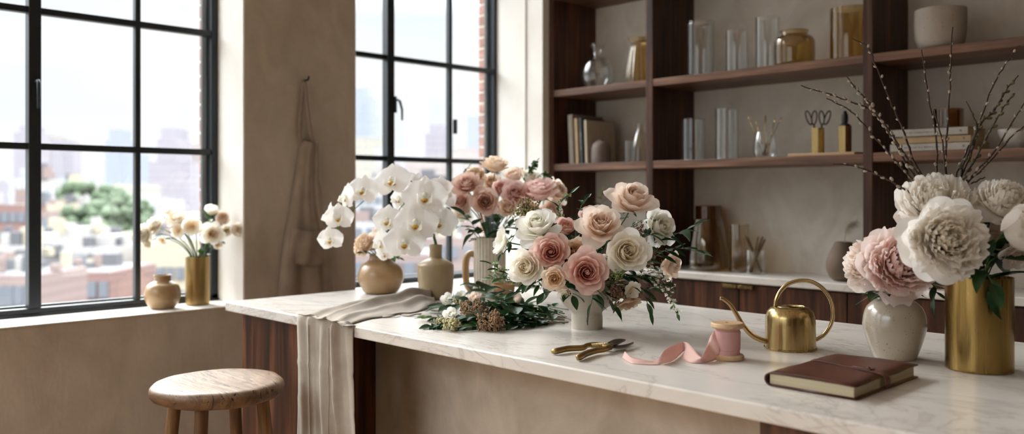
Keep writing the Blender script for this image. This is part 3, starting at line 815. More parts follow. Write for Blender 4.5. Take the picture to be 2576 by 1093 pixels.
# ---- leather journal
M['leather'] = (lambda t: t.done(t.bsdf(t.ramp(t.noise(t.coord(), 16, 5, .65), [(.3, '3e1c12'), (.6, '552a1b'), (.8, '6b3a26')]), .42, spec=.4, normal=t.bump(t.noise(t.coord(), 160, 3), .15, .002))))(NT('brown_leather'))
M['paper'] = (lambda t: t.done(t.bsdf(t.ramp(t.noise(t.coord((1, 1, 420)), 3, 2), [(.3, 'b9ab8b'), (.7, 'd3c7aa')]), .85, spec=.1)))(NT('page_edges'))
jx0, jx1, jy0, jy1 = -.868, -.690, 1.525, 1.808
o = thing('leather_journal', ((jx0 + jx1) / 2, (jy0 + jy1) / 2, TOP), 'closed brown leather journal with wrap strap on front of marble', 'notebook')
b_ = TOP + .0005
MB().box(jx0 + .006, jx1 - .006, jy0 + .006, jy1 - .006, b_ + .0032, b_ + .0232).build('pages', M['paper'], o, bevel=.0006)
# cover as one folded sheet: bottom, round spine, top with a soft swell
prof = [(jx1, b_ + .0015)] + [(jx0 + .010, b_ + .0015)]
for i in range(9):
    a = -PI / 2 - PI * i / 8; prof.append((jx0 + .010 + .0128 * math.cos(a) * .9, b_ + .0133 + .0118 * math.sin(a)))
prof += [(jx0 + .04, b_ + .0262), (jx0 + .09, b_ + .0268), (jx1 - .03, b_ + .0262), (jx1, b_ + .0250)]
ny = 14; P = []
for (x, z) in prof:
    P.append([(x + (.0012 * math.sin(j * .9) if x > jx1 - .01 else 0), jy0 + (jy1 - jy0) * j / ny, z + (.0007 * math.sin(j * .8 + x * 30) if z > b_ + .02 else 0)) for j in range(ny + 1)])
MB().grid(P).build('cover', M['leather'], o, smooth=True, solid=.0026)
ys = jy0 + .183; P = []
sw = .011
for (x, z) in [(jx0 - .0015, b_ + .006), (jx0 - .003, b_ + .014), (jx0 + .002, b_ + .0245), (jx0 + .012, b_ + .0285), (jx0 + .05, b_ + .0292), (jx0 + .11, b_ + .0292), (jx0 + .150, b_ + .030), (jx1 - .006, b_ + .0292), (jx1 + .003, b_ + .025), (jx1 + .006, b_ + .014), (jx1 + .003, b_ + .004), (jx1 - .004, b_ + .0008)]:
    y = ys - (x - jx0) * .30
    P.append([(x, y - sw, z), (x, y, z + .0006), (x, y + sw, z)])
MB().grid(P).build('strap', M['leather'], o, smooth=True, solid=.0022, sub=1)
tb = Vector((jx0 + .128, ys - .128 * .30, b_ + .032))
m = MB().obox(tb, Vector((.020, -.006, 0)), Vector((.0025, .0075, 0)), Vector((0, 0, .0012))); m.build('strap_loop', M['leather'], o, bevel=.001)
MB().lathe([(0, 0), (.0035, 0), (.004, .002), (0, .003)], tb + Vector((.012, -.0036, .001)), 14, cap0=False, cap1=False).build('stud', M['leather'], o, smooth=True)

# ================================================================= linen cloth over the island edge
def lerpc(pts, n):
    q = spline(pts, 8); d = [0]
    for i in range(1, len(q)): d.append(d[-1] + (q[i] - q[i - 1]).length)
    return [Vector([np.interp(t, d, [p[k] for p in q]) for k in range(3)]) for t in np.linspace(0, d[-1], n)]
top_z = TOP + .002
leftP = [on_z(u, v, top_z) for u, v in [(1075, 747), (1030, 748), (985, 750), (930, 757), (880, 766), (835, 775), (790, 784), (744, 794)]]
rightP = [on_z(u, v, top_z) for u, v in [(1097, 770), (1065, 781), (1035, 788), (1005, 789), (960, 799), (930, 803), (895, 813), (861, 824)]]
nt, ns = 60, 64
Lc, Rc = lerpc(leftP, nt), lerpc(rightP, nt)
def fold(s, t):
    """height of the cloth over the marble, s 0 left .. 1 right, t 0 far .. 1 edge"""
    e = math.sin(PI * min(1, max(0, s)))**.5
    a = .010 * e
    def ridge(c, w, h): return h * math.exp(-((s - c) / w)**2)
    sh_ = .10 * (1 - t)
    a += ridge(.24 + .10 * math.sin(2.6 * t), .07, .017 * (1 - .45 * t)) + ridge(.52 - .12 * math.cos(3 * t), .085, .020 * (1 - .5 * t))
    a += ridge(.80 - .08 * math.sin(4 * t), .06, .013 * (1 - .3 * t)) + ridge(.40 + .2 * t, .04, .008)
    a += .0035 * math.sin(9 * s + 7 * t) * e + .0025 * math.sin(23 * s - 11 * t) * e
    if t < .30: a += .014 * e * math.sin(PI * (t / .30))**2 * (s > .02)
    return max(.0006, a)
P = []; edgeY = IY0 - .004
for i in range(nt):
    t_ = i / (nt - 1); row = []
    for j in range(ns):
        s1 = j / (ns - 1); p = Lc[i].lerp(Rc[i], s1)
        h = fold(s1, t_)
        if t_ > .86: h *= 1 - .55 * (t_ - .86) / .14
        row.append(Vector((p.x, p.y, top_z + h)))
    P.append(row)
# pin last row on the front edge
for j in range(ns):
    P[-1][j].y = IY0 + .004
eL, eR = P[-1][0].x, P[-1][-1].x
def hang(s1, k):
    """k 0..1 down the front"""
    wl = eL - .000 + .006 * k; wr = eR + .012 * k + .050 * k * k
    ss = s1 + .012 * math.sin(5 * k + 6 * s1)
    x = wl + (wr - wl) * ss
    # long vertical folds: a stepped pleat in the right third
    d = .004
    d += .006 * math.exp(-((s1 - .22 - .02 * math.sin(4 * k)) / .03)**2) + .014 * math.exp(-((s1 - .72 - .02 * k) / .035)**2)
    d -= .008 * math.exp(-((s1 - .665 - .02 * k) / .022)**2)
    d += .0045 * math.sin(13 * s1 + 2 * k) * (.4 + .6 * k) + .003 * math.sin(29 * s1 - 4 * k) + .010 * math.exp(-((s1 - .45 - .15 * k) / .06)**2) * math.sin(PI * min(1, k * 1.2))
    d += .0022 * math.exp(-((k - .22) / .012)**2) + .0022 * math.exp(-((k - .40) / .012)**2) + .002 * math.exp(-((k - .60) / .012)**2)
    # slanted drag lines
    d += .004 * math.exp(-((s1 - .75 + .9 * (k - .3)) / .05)**2) * (k > .25)
    d = max(.0025, d)
    return x, d
nk = 46; DROP = .62
for a in range(1, 4):
    an = PI / 2 * a / 3; row = []
    for j in range(ns):
        s1 = j / (ns - 1); h = P[nt - 1][j].z - TOP; x, d = hang(s1, 0); rr = .006 + h * (1 - a / 3) * .6
        w = h * (1 - a / 3) + d * (a / 3)
        row.append(Vector((P[nt - 1][j].x * (1 - a / 3) + x * a / 3, IY0 + .004 - math.sin(an) * (.004 + w), TOP - .004 + math.cos(an) * (.004 + w))))
    P.append(row)
for i in range(1, nk + 1):
    k = i / nk; row = []
    for j in range(ns):
        s1 = j / (ns - 1); x, d = hang(s1, k)
        row.append(Vector((x, IY0 - d - .002, TOP - .004 - DROP * k + .01 * math.sin(8 * s1) * k)))
    P.append(row)
P = np.array([[tuple(p) for p in r] for r in P])
c0 = Vector((float(P[nt - 10][30][0]), float(P[nt - 10][30][1]), TOP))
o = thing('linen_cloth', c0, 'rumpled natural linen cloth draped over the left front edge of marble', 'cloth')
MB().grid(P).build('cloth', M['linen'], o, smooth=True, solid=.0012)
# stitched hem lines on the hanging part
for (sc_, nm) in ((.245, 0), (.60, 1)):
    pts = []
    for i in range(1, nk + 1):
        k = i / nk; x, d = hang(sc_, k); pts.append((x, IY0 - d - .0035, TOP - .004 - DROP * k + .01 * math.sin(8 * sc_) * k))
    MB().tube(pts, .0011, 5).build('hem', M['linen'], o, smooth=True)
# flat tie lying towards the greenery
tp = lerpc([on_z(u, v) for u, v in [(958, 798), (985, 800), (1012, 795), (1040, 797), (1062, 793), (1082, 800)]], 26)
P = []
for i, p in enumerate(tp):
    w = .012 + .004 * math.sin(i * .7)
    P.append([p + Vector((0, -w, .0012 + .001 * abs(math.sin(i * .5)))), p + Vector((0, 0, .004 + .004 * math.sin(i * .55)**2)), p + Vector((0, w, .0012 + .006 * abs(math.sin(i * .33))))])
MB().grid(P).build('tie', M['linen'], o, smooth=True, solid=.001, sub=1)

# ================================================================= apron on the pillar
def wp(u, v, off=.012): return on_x(u, v, XW + off)
o = thing('hanging_apron', wp(765, 200), 'taupe linen apron hanging by its neck loop on plaster pillar', 'apron')
rowsL = [(760, 352), (752, 375), (745, 420), (737, 470), (728, 520), (718, 580), (708, 650), (699, 740), (690, 830)]
rowsR = [(797, 362), (798, 385), (798, 430), (799, 460), (808, 520), (822, 570), (832, 640), (842, 740), (852, 830)]
P = []
ns2 = 30; nr = 44
la_ = lerpc([wp(u, v, .008) for u, v in rowsL], nr); ra_ = lerpc([wp(u, v, .008) for u, v in rowsR], nr)
for i in range(nr):
    t_ = i / (nr - 1); row = []
    for j in range(ns2):
        s1 = j / (ns2 - 1); p = la_[i].lerp(ra_[i], s1)
        p.x += .010 + .022 * math.sin(PI * s1)**.6 + .013 * math.sin(9 * s1 + 1.5 * t_) * (.3 + t_) + .005 * math.sin(17 * s1 - 3 * t_) * t_ + .010 * math.exp(-((s1 - .38 - .15 * t_) / .09)**2) - .012 * math.exp(-((s1 - .72) / .05)**2)
        if s1 in (0, 1): p.x = XW + .006
        if i == 0: p.z += -.010 * math.sin(PI * s1)
        row.append(p)
    P.append(row)
MB().grid(np.array([[tuple(p) for p in r] for r in P])).build('panel', M['apron'], o, smooth=True, solid=.0015)
# pocket
pk0 = [wp(u, v, .05) for u, v in [(738, 573), (760, 580), (785, 582), (813, 578)]]
pk1 = [wp(u, v, .05) for u, v in [(730, 655), (757, 668), (790, 672), (825, 660)]]
a1, b1 = lerpc(pk0, 16), lerpc(pk1, 16)
P = []
for i in range(12):
    t_ = i / 11; P.append([tuple(a1[j].lerp(b1[j], t_) + Vector((.004 + .008 * math.sin(PI * j / 15) * (1 - t_) + .005 * math.sin(j * .9 + 3 * t_) - (.018 * (abs(j - 7.5) / 7.5)**2), 0, 0))) for j in range(16)])
MB().grid(np.array(P)).build('pocket', M['apron'], o, smooth=True, solid=.0015)
def strapx(pts, w, off):
    q = lerpc([wp(u, v, off) for u, v in pts], 20)
    return MB().grid(np.array([[tuple(p + Vector((0, -w, 0))), tuple(p + Vector((.003, 0, 0))), tuple(p + Vector((0, w, 0)))] for p in q]))
strapx([(764, 205), (760, 250), (756, 300), (755, 335), (757, 358)], .010, .022).build('neck_strap', M['apron'], o, smooth=True, solid=.0015)
strapx([(767, 205), (771, 250), (777, 300), (782, 335), (788, 362)], .009, .030).build('neck_strap', M['apron'], o, smooth=True, solid=.0015)
strapx([(797, 455), (803, 490), (806, 530), (805, 580)], .014, .016).build('waist_tie', M['apron'], o, smooth=True, solid=.0015)
hk = wp(765, 203, 0)
o = MB().tube([hk, hk + Vector((.03, 0, 0)), hk + Vector((.040, 0, .008)), hk + Vector((.040, 0, .016))], .0045, 10).build('wall_hook', M['steel'], None, smooth=True, origin=hk)
tag(o, 'small dark metal hook on pillar carrying the linen apron', 'hook')
# ================================================================= things on the shelves
def spot(u, Y, Z):
    p = on_y(u, 500, Y); p.z = Z; return p, depth(p) / F
def pv_(name, u, Y, Z, prof, th, mat, label, cat, group=None, sp=True, **kw):
    """vessel whose radii and heights are read at its own distance"""
    p, s1 = spot(u, Y, Z)
    return vessel(name, p, [(r * s1, h * s1) for r, h in prof], th, mat, label, cat, group, sp=sp, **kw), p, s1
G1 = 'glass vessels on the open shelves'
cyl = lambda r, h: [(r * .93, 0), (r * .99, 2), (r, 6), (r, h * .5), (r, h)]
pv_('glass_decanter', 1503, 3.62, SH2, [(20, 0), (30, 6), (40, 25), (41, 45), (34, 66), (19, 80), (13, 88), (13, 100), (20, 112), (22, 114)], .002, M['clear'],
    'round-bellied clear glass decanter on the upper left shelf', 'decanter')
p, s1 = spot(1607, 3.60, SH2)
def pitcher_handle(o, p=p, s1=s1):
    Lr = Vector((RX, RY, 0))
    MB().tube(spline([p + Lr * 17 * s1 + Vector((0, 0, 92 * s1)), p + Lr * 38 * s1 + Vector((0, 0, 88 * s1)), p + Lr * 42 * s1 + Vector((0, 0, 55 * s1)), p + Lr * 27 * s1 + Vector((0, 0, 28 * s1))], 5), .004, 10).build('handle', M['amber'], o, smooth=True)
pv_('amber_pitcher', 1607, 3.60, SH2, [(30, 0), (33, 6), (30, 40), (23, 80), (20, 96), (22, 108), (28, 116)], .002, M['amber'],
    'ribbed amber glass pitcher on upper left shelf beside the upright', 'pitcher', rad=lambda a, z: 1 + .03 * math.sin(18 * a), n=144, extra=pitcher_handle)
ZL = SH1
def book(p, ax_w, ax_d, w, d, h, cover, label, grp, band=None, lean=0, pages='paper'):
    """upright or lying book: ax_w thickness axis, ax_d depth axis"""
    o = thing('book', p, label, 'book', grp)
    ax_w, ax_d = Vector(ax_w).normalized(), Vector(ax_d).normalized(); up = ax_w.cross(ax_d)
    if up.z < 0 and abs(up.z) > .5: up = -up
    if lean: up = (up + ax_w * lean).normalized(); ax_w2 = ax_d.cross(up); ax_w = ax_w2 if ax_w2.dot(ax_w) > 0 else -ax_w2
    c = Vector(p) + up * h / 2
    m = MB(); t_ = .0022
    m.obox(c + ax_w * (w / 2 - t_ / 2), ax_w * t_ / 2, ax_d * d / 2, up * h / 2)
    m.obox(c - ax_w * (w / 2 - t_ / 2), ax_w * t_ / 2, ax_d * d / 2, up * h / 2)
    m.obox(c - ax_d * (d / 2 - t_ / 2), ax_w * w / 2, ax_d * t_ / 2, up * h / 2)
    m.build('cover', cover, o, bevel=.0006)
    MB().obox(c + ax_d * .001, ax_w * (w / 2 - t_), ax_d * (d / 2 - .004), up * (h / 2 - .003)).build('pages', M['paper'], o)
    return o, c, ax_w, ax_d, up
M['bk_grey'] = plain('grey_book_cloth', '8a7f74', .8); M['bk_tan'] = plain('tan_book_cloth', 'ac9270', .8)
M['bk_black'] = plain('charcoal_book_cloth', '33363c', .6); M['bk_cream'] = plain('cream_book_cloth', 'b8aa93', .8)
M['bk_dark'] = plain('dark_book_cloth', '1d1a1c', .6); M['bk_white'] = plain('white_book_cloth', 'a9a39b', .7); M['ink'] = plain('grey_ink', '6c7177', .8)
X1, Y1 = Vector((1, 0, 0)), Vector((0, 1, 0))
def upright_book(u, w_px, h_px, mat, label, lean, d=.20):
    p, s1 = spot(u, 3.53 + d / 2, ZL); p2 = on_y(u, 500, 3.53); p = Vector((p2.x, 3.53 + d / 2, ZL + .001))
    return book(p, X1, Y1, w_px, d, h_px * 4.6 / F, mat, label, 'upright books on lower left shelf', lean=lean)
o_, c_, aw, ad, up_ = upright_book(1438, .032, 128, M['bk_grey'], 'thick grey upright book, leftmost and tallest of the leaning four', -.05, .26)
upright_book(1452, .020, 117, M['bk_tan'], 'slim tan upright book, second from left of four', -.05)
o_, c_, aw, ad, up_ = upright_book(1463, .017, 117, M['bk_black'], 'charcoal upright book with pale lettering on spine, third of four', -.05)
m = MB()
for i in range(9): m.obox(c_ - ad * .1012 + up_ * (.05 - i * .012), aw * .003, ad * .0004, up_ * (.0035 if i % 3 else .002))
m.build('spine_lettering', M['bk_white'], o_)
o_, c_, aw, ad, up_ = upright_book(1475, .015, 111, M['bk_cream'], 'cream upright book showing its front cover, rightmost of four', -.04, .24)
pv_('clay_vase', 1512, 3.58, ZL, [(23, 0), (25, 4), (25, 30), (22, 46), (14, 55), (8, 57), (8, 60)], .004, M['grey_clay'], 'small grey brown clay vase in front of the cream book', 'vase')
pv_('glass_tumbler', 1583, 3.56, ZL, cyl(11.5, 54), .002, M['clear'], 'short straight clear glass on lower left shelf', 'glass', G1)
pv_('glass_bottle', 1611, 3.63, ZL, [(23, 0), (24, 5), (23, 40), (14, 72), (9, 84), (9, 97), (10, 99)], .002, M['smoke'], 'clear glass bottle with sloping shoulders beside left upright', 'bottle')
# bay 2 upper
pv_('glass_cylinder', 1762, 3.60, SH2, [(32, 0), (34, 3), (34, 60), (34, 126), (34, 134), (37, 139)], .003, M['clear'], 'wide clear glass cylinder with turned lip, leftmost on upper middle shelf', 'glass vase', G1)
pv_('glass_cylinder', 1854, 3.60, SH2, cyl(28, 106), .0025, M['clear'], 'short clear glass cylinder, second from left on upper middle shelf', 'glass vase', G1)
pv_('glass_cylinder', 1931, 3.62, SH2, cyl(30, 132), .0025, M['clear'], 'tall clear glass cylinder behind the amber jar', 'glass vase', G1)
pv_('amber_jar', 1998, 3.60, SH2, [(44, 0), (48, 4), (50, 14), (50, 58), (45, 72), (34, 80), (33, 86), (36, 90)], .003, M['amber'], 'squat amber glass jar with short neck on upper middle shelf', 'jar')
pv_('amber_cylinder', 2140, 3.62, SH2, cyl(50, 132), .003, M['amber'], 'large amber glass cylinder at right end of upper middle shelf', 'glass vase')
# bay 2 lower
pv_('glass_cylinder', 1745, 3.58, SH1, cyl(29, 104), .0025, M['clear'], 'medium clear glass cylinder, leftmost on lower middle shelf', 'glass vase', G1)
pv_('glass_cylinder', 1829, 3.60, SH1, cyl(29, 127), .0025, M['clear'], 'tall clear glass cylinder, second on lower middle shelf', 'glass vase', G1)
_, pg_, sg_ = pv_('stemless_glass', 1925, 3.60, SH1, [(20, 0), (27, 5), (30, 22), (28, 45), (23, 66)], .002, M['clear'], 'rounded stemless glass holding brass spoons on lower middle shelf', 'glass')
Lr = Vector((RX, RY, 0))
spo = [(-4, 4, -38, 92), (2, 4, 0, 95), (6, 5, 22, 88), (-8, 5, 36, 92), (0, 5, -20, 80)]
names = ['brass spoon leaning farthest left in stemless glass', 'upright brass spoon in middle of the glass', 'brass spoon leaning slightly right in stemless glass', 'brass spoon leaning farthest right in stemless glass', 'short brass spoon leaning left behind the others']
for (x0, z0, x1, z1), lab in zip(spo, names):
    a = pg_ + Lr * (x0 * sg_ * .8) + Vector((0, 0, (z0 + 3) * sg_)); c = pg_ + Lr * x1 * sg_ + Vector((0, 0, z1 * sg_))
    d = (c - a).normalized()
    o = thing('brass_spoon', a, lab, 'spoon', 'brass spoons in the stemless glass')
    MB().tube([a, a.lerp(c, .7), c], [.0022, .0022, .002], 8).build('handle', M['brass_smooth'], o, smooth=True)
    m = MB(); m.ball((0, 0, 0), .011, 10, 7, sc=(.75, .3, 1.3)); 
    me = m.mesh('bowl', M['brass_smooth']); place('bowl', me, o, Matrix.Translation(c + d * .010) @ frame(d))
pt, st = spot(2077, 3.585, SH1)
o = MB().box(pt.x - .150, pt.x + .150, 3.535, 3.645, SH1 + .0005, SH1 + .013).build('wooden_tray', M['beech'], None, bevel=.003, origin=(pt.x, 3.59, SH1))
tag(o, 'narrow pale wooden tray on the lower middle shelf under brass pieces', 'tray')
def hexc(name, u, r, h, label, cat):
    p, s1 = spot(u, 3.59, SH1 + .0135)
    o = thing(name, p, label, cat); m = MB()
    m.lathe([(0, 0), (r, 0), (r, h), (r - .003, h), (r - .003, .004), (0, .004)], p, 6, cap0=False, cap1=False)
    m.build('body', M['brass'], o, bevel=.0012); return o, p
oc, ph = hexc('brass_cup', 2057, .030, .110, 'hexagonal brass cup with black handled scissors on wooden tray', 'cup')
M['black'] = plain('black_plastic', '17191c', .4)
def scissors(dx, lean, label):
    b0 = ph + Lr * dx * .3 + Vector((0, 0, .012)); tip = ph + Lr * dx + Vector((0, 0, .125)); d = (tip - b0).normalized()
    o = thing('scissors', b0, label, 'scissors', 'scissors in the brass cup')
    MB().tube([b0, tip], [.002, .004], 6).build('blade', M['steel_blade'], o, smooth=True)
    side = Lr
    for s_ in (-1, 1):
        pts = []
        for i in range(17):
            a = 2 * PI * i / 16
            q = tip + d * (.030 - .030 * math.cos(a)) + side * (s_ * .006 + .011 * math.sin(a) + s_ * .012 * (1 - math.cos(a)) / 2 + lean * .008)
            pts.append(q)
        MB().tube(pts, .0030, 6).build('handle', M['black'], o, smooth=True)
scissors(-.016, -1, 'black handled scissors leaning left in brass cup'); scissors(.018, 1, 'black handled scissors leaning right in brass cup')
ob, pb_ = hexc('dispenser_bottle', 2125, .030, .112, 'hexagonal brass bottle with black dropper cap on wooden tray', 'bottle')
m = MB(); m.lathe([(0, .106), (.024, .108), (.022, .118), (.012, .124), (.012, .132), (0, .132)], pb_, 24, cap0=False, cap1=False); m.build('shoulder', M['black'], ob, smooth=True, split=40)
m = MB(); m.lathe([(0, .132), (.0135, .132), (.0135, .158), (.010, .166), (.007, .176), (0, .177)], pb_, 24, cap0=False, cap1=False); m.build('cap', M['black'], ob, smooth=True, split=40)
# bay 3
pv_('stone_pot', 2366, 3.585, SH2, [(40, 0), (50, 6), (57, 24), (60, 50), (60, 96), (58, 99)], .006, M['pot_grey'], 'rough pale grey clay pot on the upper right shelf', 'pot')
pbk, sb = spot(2353, 3.60, SH1 + .003)
def flatbook(cx, cy, z, wx, dy, h, mat, label, title, mark):
    o = thing('book', (cx, cy, z), label, 'book', 'books lying on lower right shelf')
    m = MB(); m.box(cx - wx / 2, cx + wx / 2, cy - dy / 2, cy + dy / 2, z, z + .0025); m.box(cx - wx / 2, cx + wx / 2, cy - dy / 2, cy + dy / 2, z + h - .0025, z + h)
    m.box(cx - wx / 2, cx + wx / 2, cy - dy / 2, cy - dy / 2 + .0025, z, z + h); m.build('cover', mat, o, bevel=.0008)
    MB().box(cx - wx / 2 + .003, cx + wx / 2 - .003, cy - dy / 2 + .0025, cy + dy / 2 - .004, z + .0025, z + h - .0025).build('pages', M['paper'], o)
    yy = cy - dy / 2 - .0004
    if title:
        rg = random.Random(title); m = MB(); x = cx - wx * .32
        while x < cx + wx * .12:
            w = rg.choice([.003, .005, .006]); hh = rg.choice([.0045, .0045, .006]); m.box(x, x + w, yy, yy + .0004, z + h / 2 - hh / 2, z + h / 2 + hh / 2); x += w + rg.choice([.002, .002, .006])
        m.build('spine_lettering', M['ink'], o)
    if mark: MB().lathe([(0, 0), (.0045, 0), (.0045, .0006), (0, .0006)], (0, 0, 0), 14, cap0=False, cap1=False)
    m = MB(); m.box(cx + wx * .40, cx + wx * .425, yy, yy + .0004, z + h / 2 - .004, z + h / 2 + .004); m.build('spine_mark', M['ink'], o)
z0 = SH1 + .0035
flatbook(-1.292, 3.60, z0, .30, .21, .030, M['bk_white'], 'white book at bottom of the lying stack of three', 7, 1)
flatbook(-1.288, 3.605, z0 + .0305, .285, .20, .027, M['bk_tan'], 'tan book in middle of the lying stack', 0, 1)
flatbook(-1.300, 3.60, z0 + .058, .29, .20, .030, M['bk_white'], 'white book on top of the lying stack under amber glass', 5, 1)
pcd = Vector((-1.262, 3.61, z0 + .0885)); sq = depth(pcd) / F
o = vessel('amber_candle_glass', pcd, [(.050, 0), (.0545, .004), (.055, .02), (.055, .07), (.055, .078)], .004, M['amber_dark'], 'dark amber candle glass standing on the lying books', 'candle glass')
pv_('porcelain_bowl', 2562, 3.60, SH1 + .003, [(18, 0), (20, 4), (34, 18), (43, 36), (46, 50)], .004, M['porcelain'], 'white porcelain bowl at right end of lower right shelf', 'bowl')
# back counter
pv_('amber_cylinder', 1782, 3.76, TOP, cyl(32, 156), .003, M['amber_dark'], 'tall amber glass cylinder behind the tapered amber vase', 'glass vase')
pv_('amber_vase', 1780, 3.63, TOP, [(42, 0), (50, 6), (52, 22), (49, 60), (42, 100), (37, 128)], .004, M['amber'], 'large tapered amber glass vase on the back counter', 'glass vase')
pv_('smoke_glass', 1860, 3.66, TOP, cyl(24, 120), .0025, M['smoke'], 'tall pale smoky glass beside the tapered amber vase', 'glass vase')
_, pg2, sg2 = pv_('glass_tumbler', 1901, 3.62, TOP, cyl(25, 60), .0025, M['clear'], 'clear tumbler holding dark wooden sticks on back counter', 'glass')
M['stick'] = plain('dark_wood_stick', '6b5236', .6)
for (x0, x1, z1, lab) in [(14, -20, 92, 'wooden stick leaning left across the tumbler'), (16, -28, 98, 'dark tipped stick leaning farthest left in tumbler'), (-14, 18, 95, 'wooden stick leaning right across the tumbler'), (-10, 6, 95, 'wooden stick standing nearly upright in tumbler'), (-16, 24, 88, 'wooden stick leaning farthest right in tumbler')]:
    a = pg2 + Lr * x0 * sg2 + Vector((0, 0, 4 * sg2)); c = pg2 + Lr * x1 * sg2 + Vector((0, 0, z1 * sg2))
    q = MB().tube([a, a.lerp(c, .5), c - (c - a) * .04, c], [.0045, .0045, .0048, .002], 8).build('wooden_stick', M['stick'], None, smooth=True, origin=a)
    tag(q, lab, 'stick', 'wooden sticks in the tumbler')
_, pt2, st2 = pv_('pear_vase', 2122, 3.60, TOP, [(22, 0), (34, 10), (42, 30), (40, 52), (30, 76), (22, 94), (20, 98)], .005, M['taupe_clay'], 'pear shaped taupe clay vase on the back counter', 'vase')
M['dried'] = plain('pale_dried_reed', 'b9b0a0', .85)
o = thing('dried_pampas', pt2 + Vector((0, 0, .2)), 'pale dried plume arching out of the taupe clay vase', 'dried plant')
q = spline([pt2 + Vector((0, 0, 20 * st2)), pt2 + Lr * 4 * st2 + Vector((0, 0, 110 * st2)), pt2 + Lr * 12 * st2 + Vector((0, 0, 140 * st2)), pt2 + Lr * 34 * st2 + Vector((0, 0, 152 * st2))], 6)
MB().tube(q, .0022, 6).build('stem', M['dried'], o, smooth=True)
rg = random.Random(3); m = MB()
for i in range(160):
    k = rg.uniform(.5, 1); b0 = q[int(k * (len(q) - 1))]; d = Vector((rg.gauss(.2, .5), rg.gauss(.1, .5), rg.gauss(-.6, .5))).normalized() * rg.uniform(.012, .04)
    m.tube([b0, b0 + d], [.0009, .0003], 3)
m.build('plume', M['dried'], o, smooth=True)
pv_('dark_glass_dish', 2350, 3.62, TOP, [(44, 0), (48, 4), (52, 26), (53, 40)], .004, M['amber_dark'], 'low dark amber dish on back counter behind the peonies', 'dish')
# ================================================================= flowers
def petal(mb, th0, R0, Z0, L, A, Bm, C, Hw, wcap, f, spiral=.03, ruff=.02, rf=3, notch=0, point=.05, nu=9, nv=8, ph=0, tipw=.6):
    s_ = np.linspace(-1, 1, nu); vv = np.linspace(0, 1, 24)
    ang = A * (1 - vv)**2 + 2 * Bm * vv * (1 - vv) + C * vv**2
    rr = R0 + np.concatenate([[0], np.cumsum(np.sin(ang[:-1]))]) * L / 23
    zz = Z0 + np.concatenate([[0], np.cumsum(np.cos(ang[:-1]))]) * L / 23
    v = np.linspace(0, 1, nv)[:, None]; s = s_[None, :]
    ve = v * (1 - .33 * np.abs(s)**2.8 + point * (1 - np.abs(s)) - notch * (.5 + .5 * np.cos(s * rf * PI + ph)) * v**3)
    ve = np.clip(ve, 0, 1.0)
    r = np.interp(ve, vv, rr); z = np.interp(ve, vv, zz); an = np.interp(ve, vv, ang)
    shp = .30 + .70 * np.sin(PI * np.minimum(1, ve * (1 - .5 * (1 - tipw)) * .66 + .10))
    half = np.minimum(wcap, Hw * shp / np.maximum(r, .07))
    w = ruff * np.sin(s * rf * PI + ph + v * 2) * ve**2 * (.3 + np.abs(s))
    r2 = r + w * np.cos(an) + spiral * s * (1 - ve * .3); z2 = z - w * np.sin(an)
    th = th0 + s * half
    P = np.stack([r2 * np.cos(th), r2 * np.sin(th), z2], -1)
    uv = np.stack([np.full_like(ve, f), ve], -1)
    mb.grid(P, uv=uv)
GA = 2.39996
def rose_mesh(seed, n=40, opn=1., cup=0, quart=0, name='bloom'):
    g = np.random.RandomState(seed); m = MB()
    if quart:
        for i in range(44):
            th = g.uniform(0, 2 * PI); r0 = g.uniform(.03, .36)
            petal(m, th, r0, .28 + g.uniform(0, .08), .42 + g.uniform(0, .12), R(10), R(g.uniform(-25, 20)), R(g.uniform(-30, 25)), .20, .9, .05 + .3 * g.rand(), .03, .025, 2, nu=7, nv=6, ph=g.uniform(0, 6))
    for i in range(n):
        f = (i + .5) / n
        if quart and f < .30: continue
        th = i * GA + g.uniform(-.2, .2)
        L = (.56 + .60 * f) * g.uniform(.94, 1.06)
        A = 12 + 74 * f**.8; Bm = -6 + 36 * f - cup * 14 * f; C = (-24 + 62 * f + 74 * max(0, f - .45)**1.2 * 1.6 * opn) + g.uniform(-8, 10) - cup * 25
        if i < 7: Bm -= 12; C -= 30
        petal(m, th, .035 + .20 * f, .26 * (1 - f), L, R(A), R(Bm), R(C), .15 + .50 * f, 1.75 - .75 * f, f, .04, .012 + .03 * f, g.choice([1.5, 2, 2.5]), point=.10 * f**2 + .01, nu=11, nv=10, ph=g.uniform(0, 6), tipw=.85)
    m.lathe([(0, -.10), (.09, -.08), (.12, 0), (.10, .08)], n=12, cap0=False, cap1=False)
    return m
def peony_mesh(seed, n=135, guards=12, big=1.):
    g = np.random.RandomState(seed); m = MB()
    for i in range(n):
        f = ((i + .5) / n)**.8
        th = i * GA + g.uniform(-.4, .4)
        L = .60 + .34 * f + g.uniform(-.07, .07)
        A = 8 + 82 * f**.9; Bm = -4 + 62 * f + g.uniform(-12, 12); C = -38 + 78 * f + g.uniform(-28, 28)
        petal(m, th + g.uniform(-.5, .5), .03 + .24 * f, .24 * (1 - f) + .05, L, R(A), R(Bm), R(C), (.16 + .15 * f) * g.uniform(.75, 1.35) * big, 1.2, .08 + .6 * f, .02, .06, g.choice([2, 2.5, 3, 3.5]), notch=g.uniform(.06, .20), nu=11, nv=7, ph=g.uniform(0, 6), tipw=1)
    for i in range(guards):
        th = i * GA + g.uniform(-.2, .2); f = .8 + .2 * i / guards
        petal(m, th, .12, .02, 1.02 * g.uniform(.9, 1.08), R(88), R(72 + 12 * (i % 3)), R(60 + 20 * (i % 4)), .56, 1.0, f, .03, .035, 2, notch=.04, nu=11, nv=9, ph=g.uniform(0, 6), tipw=1)
    return m
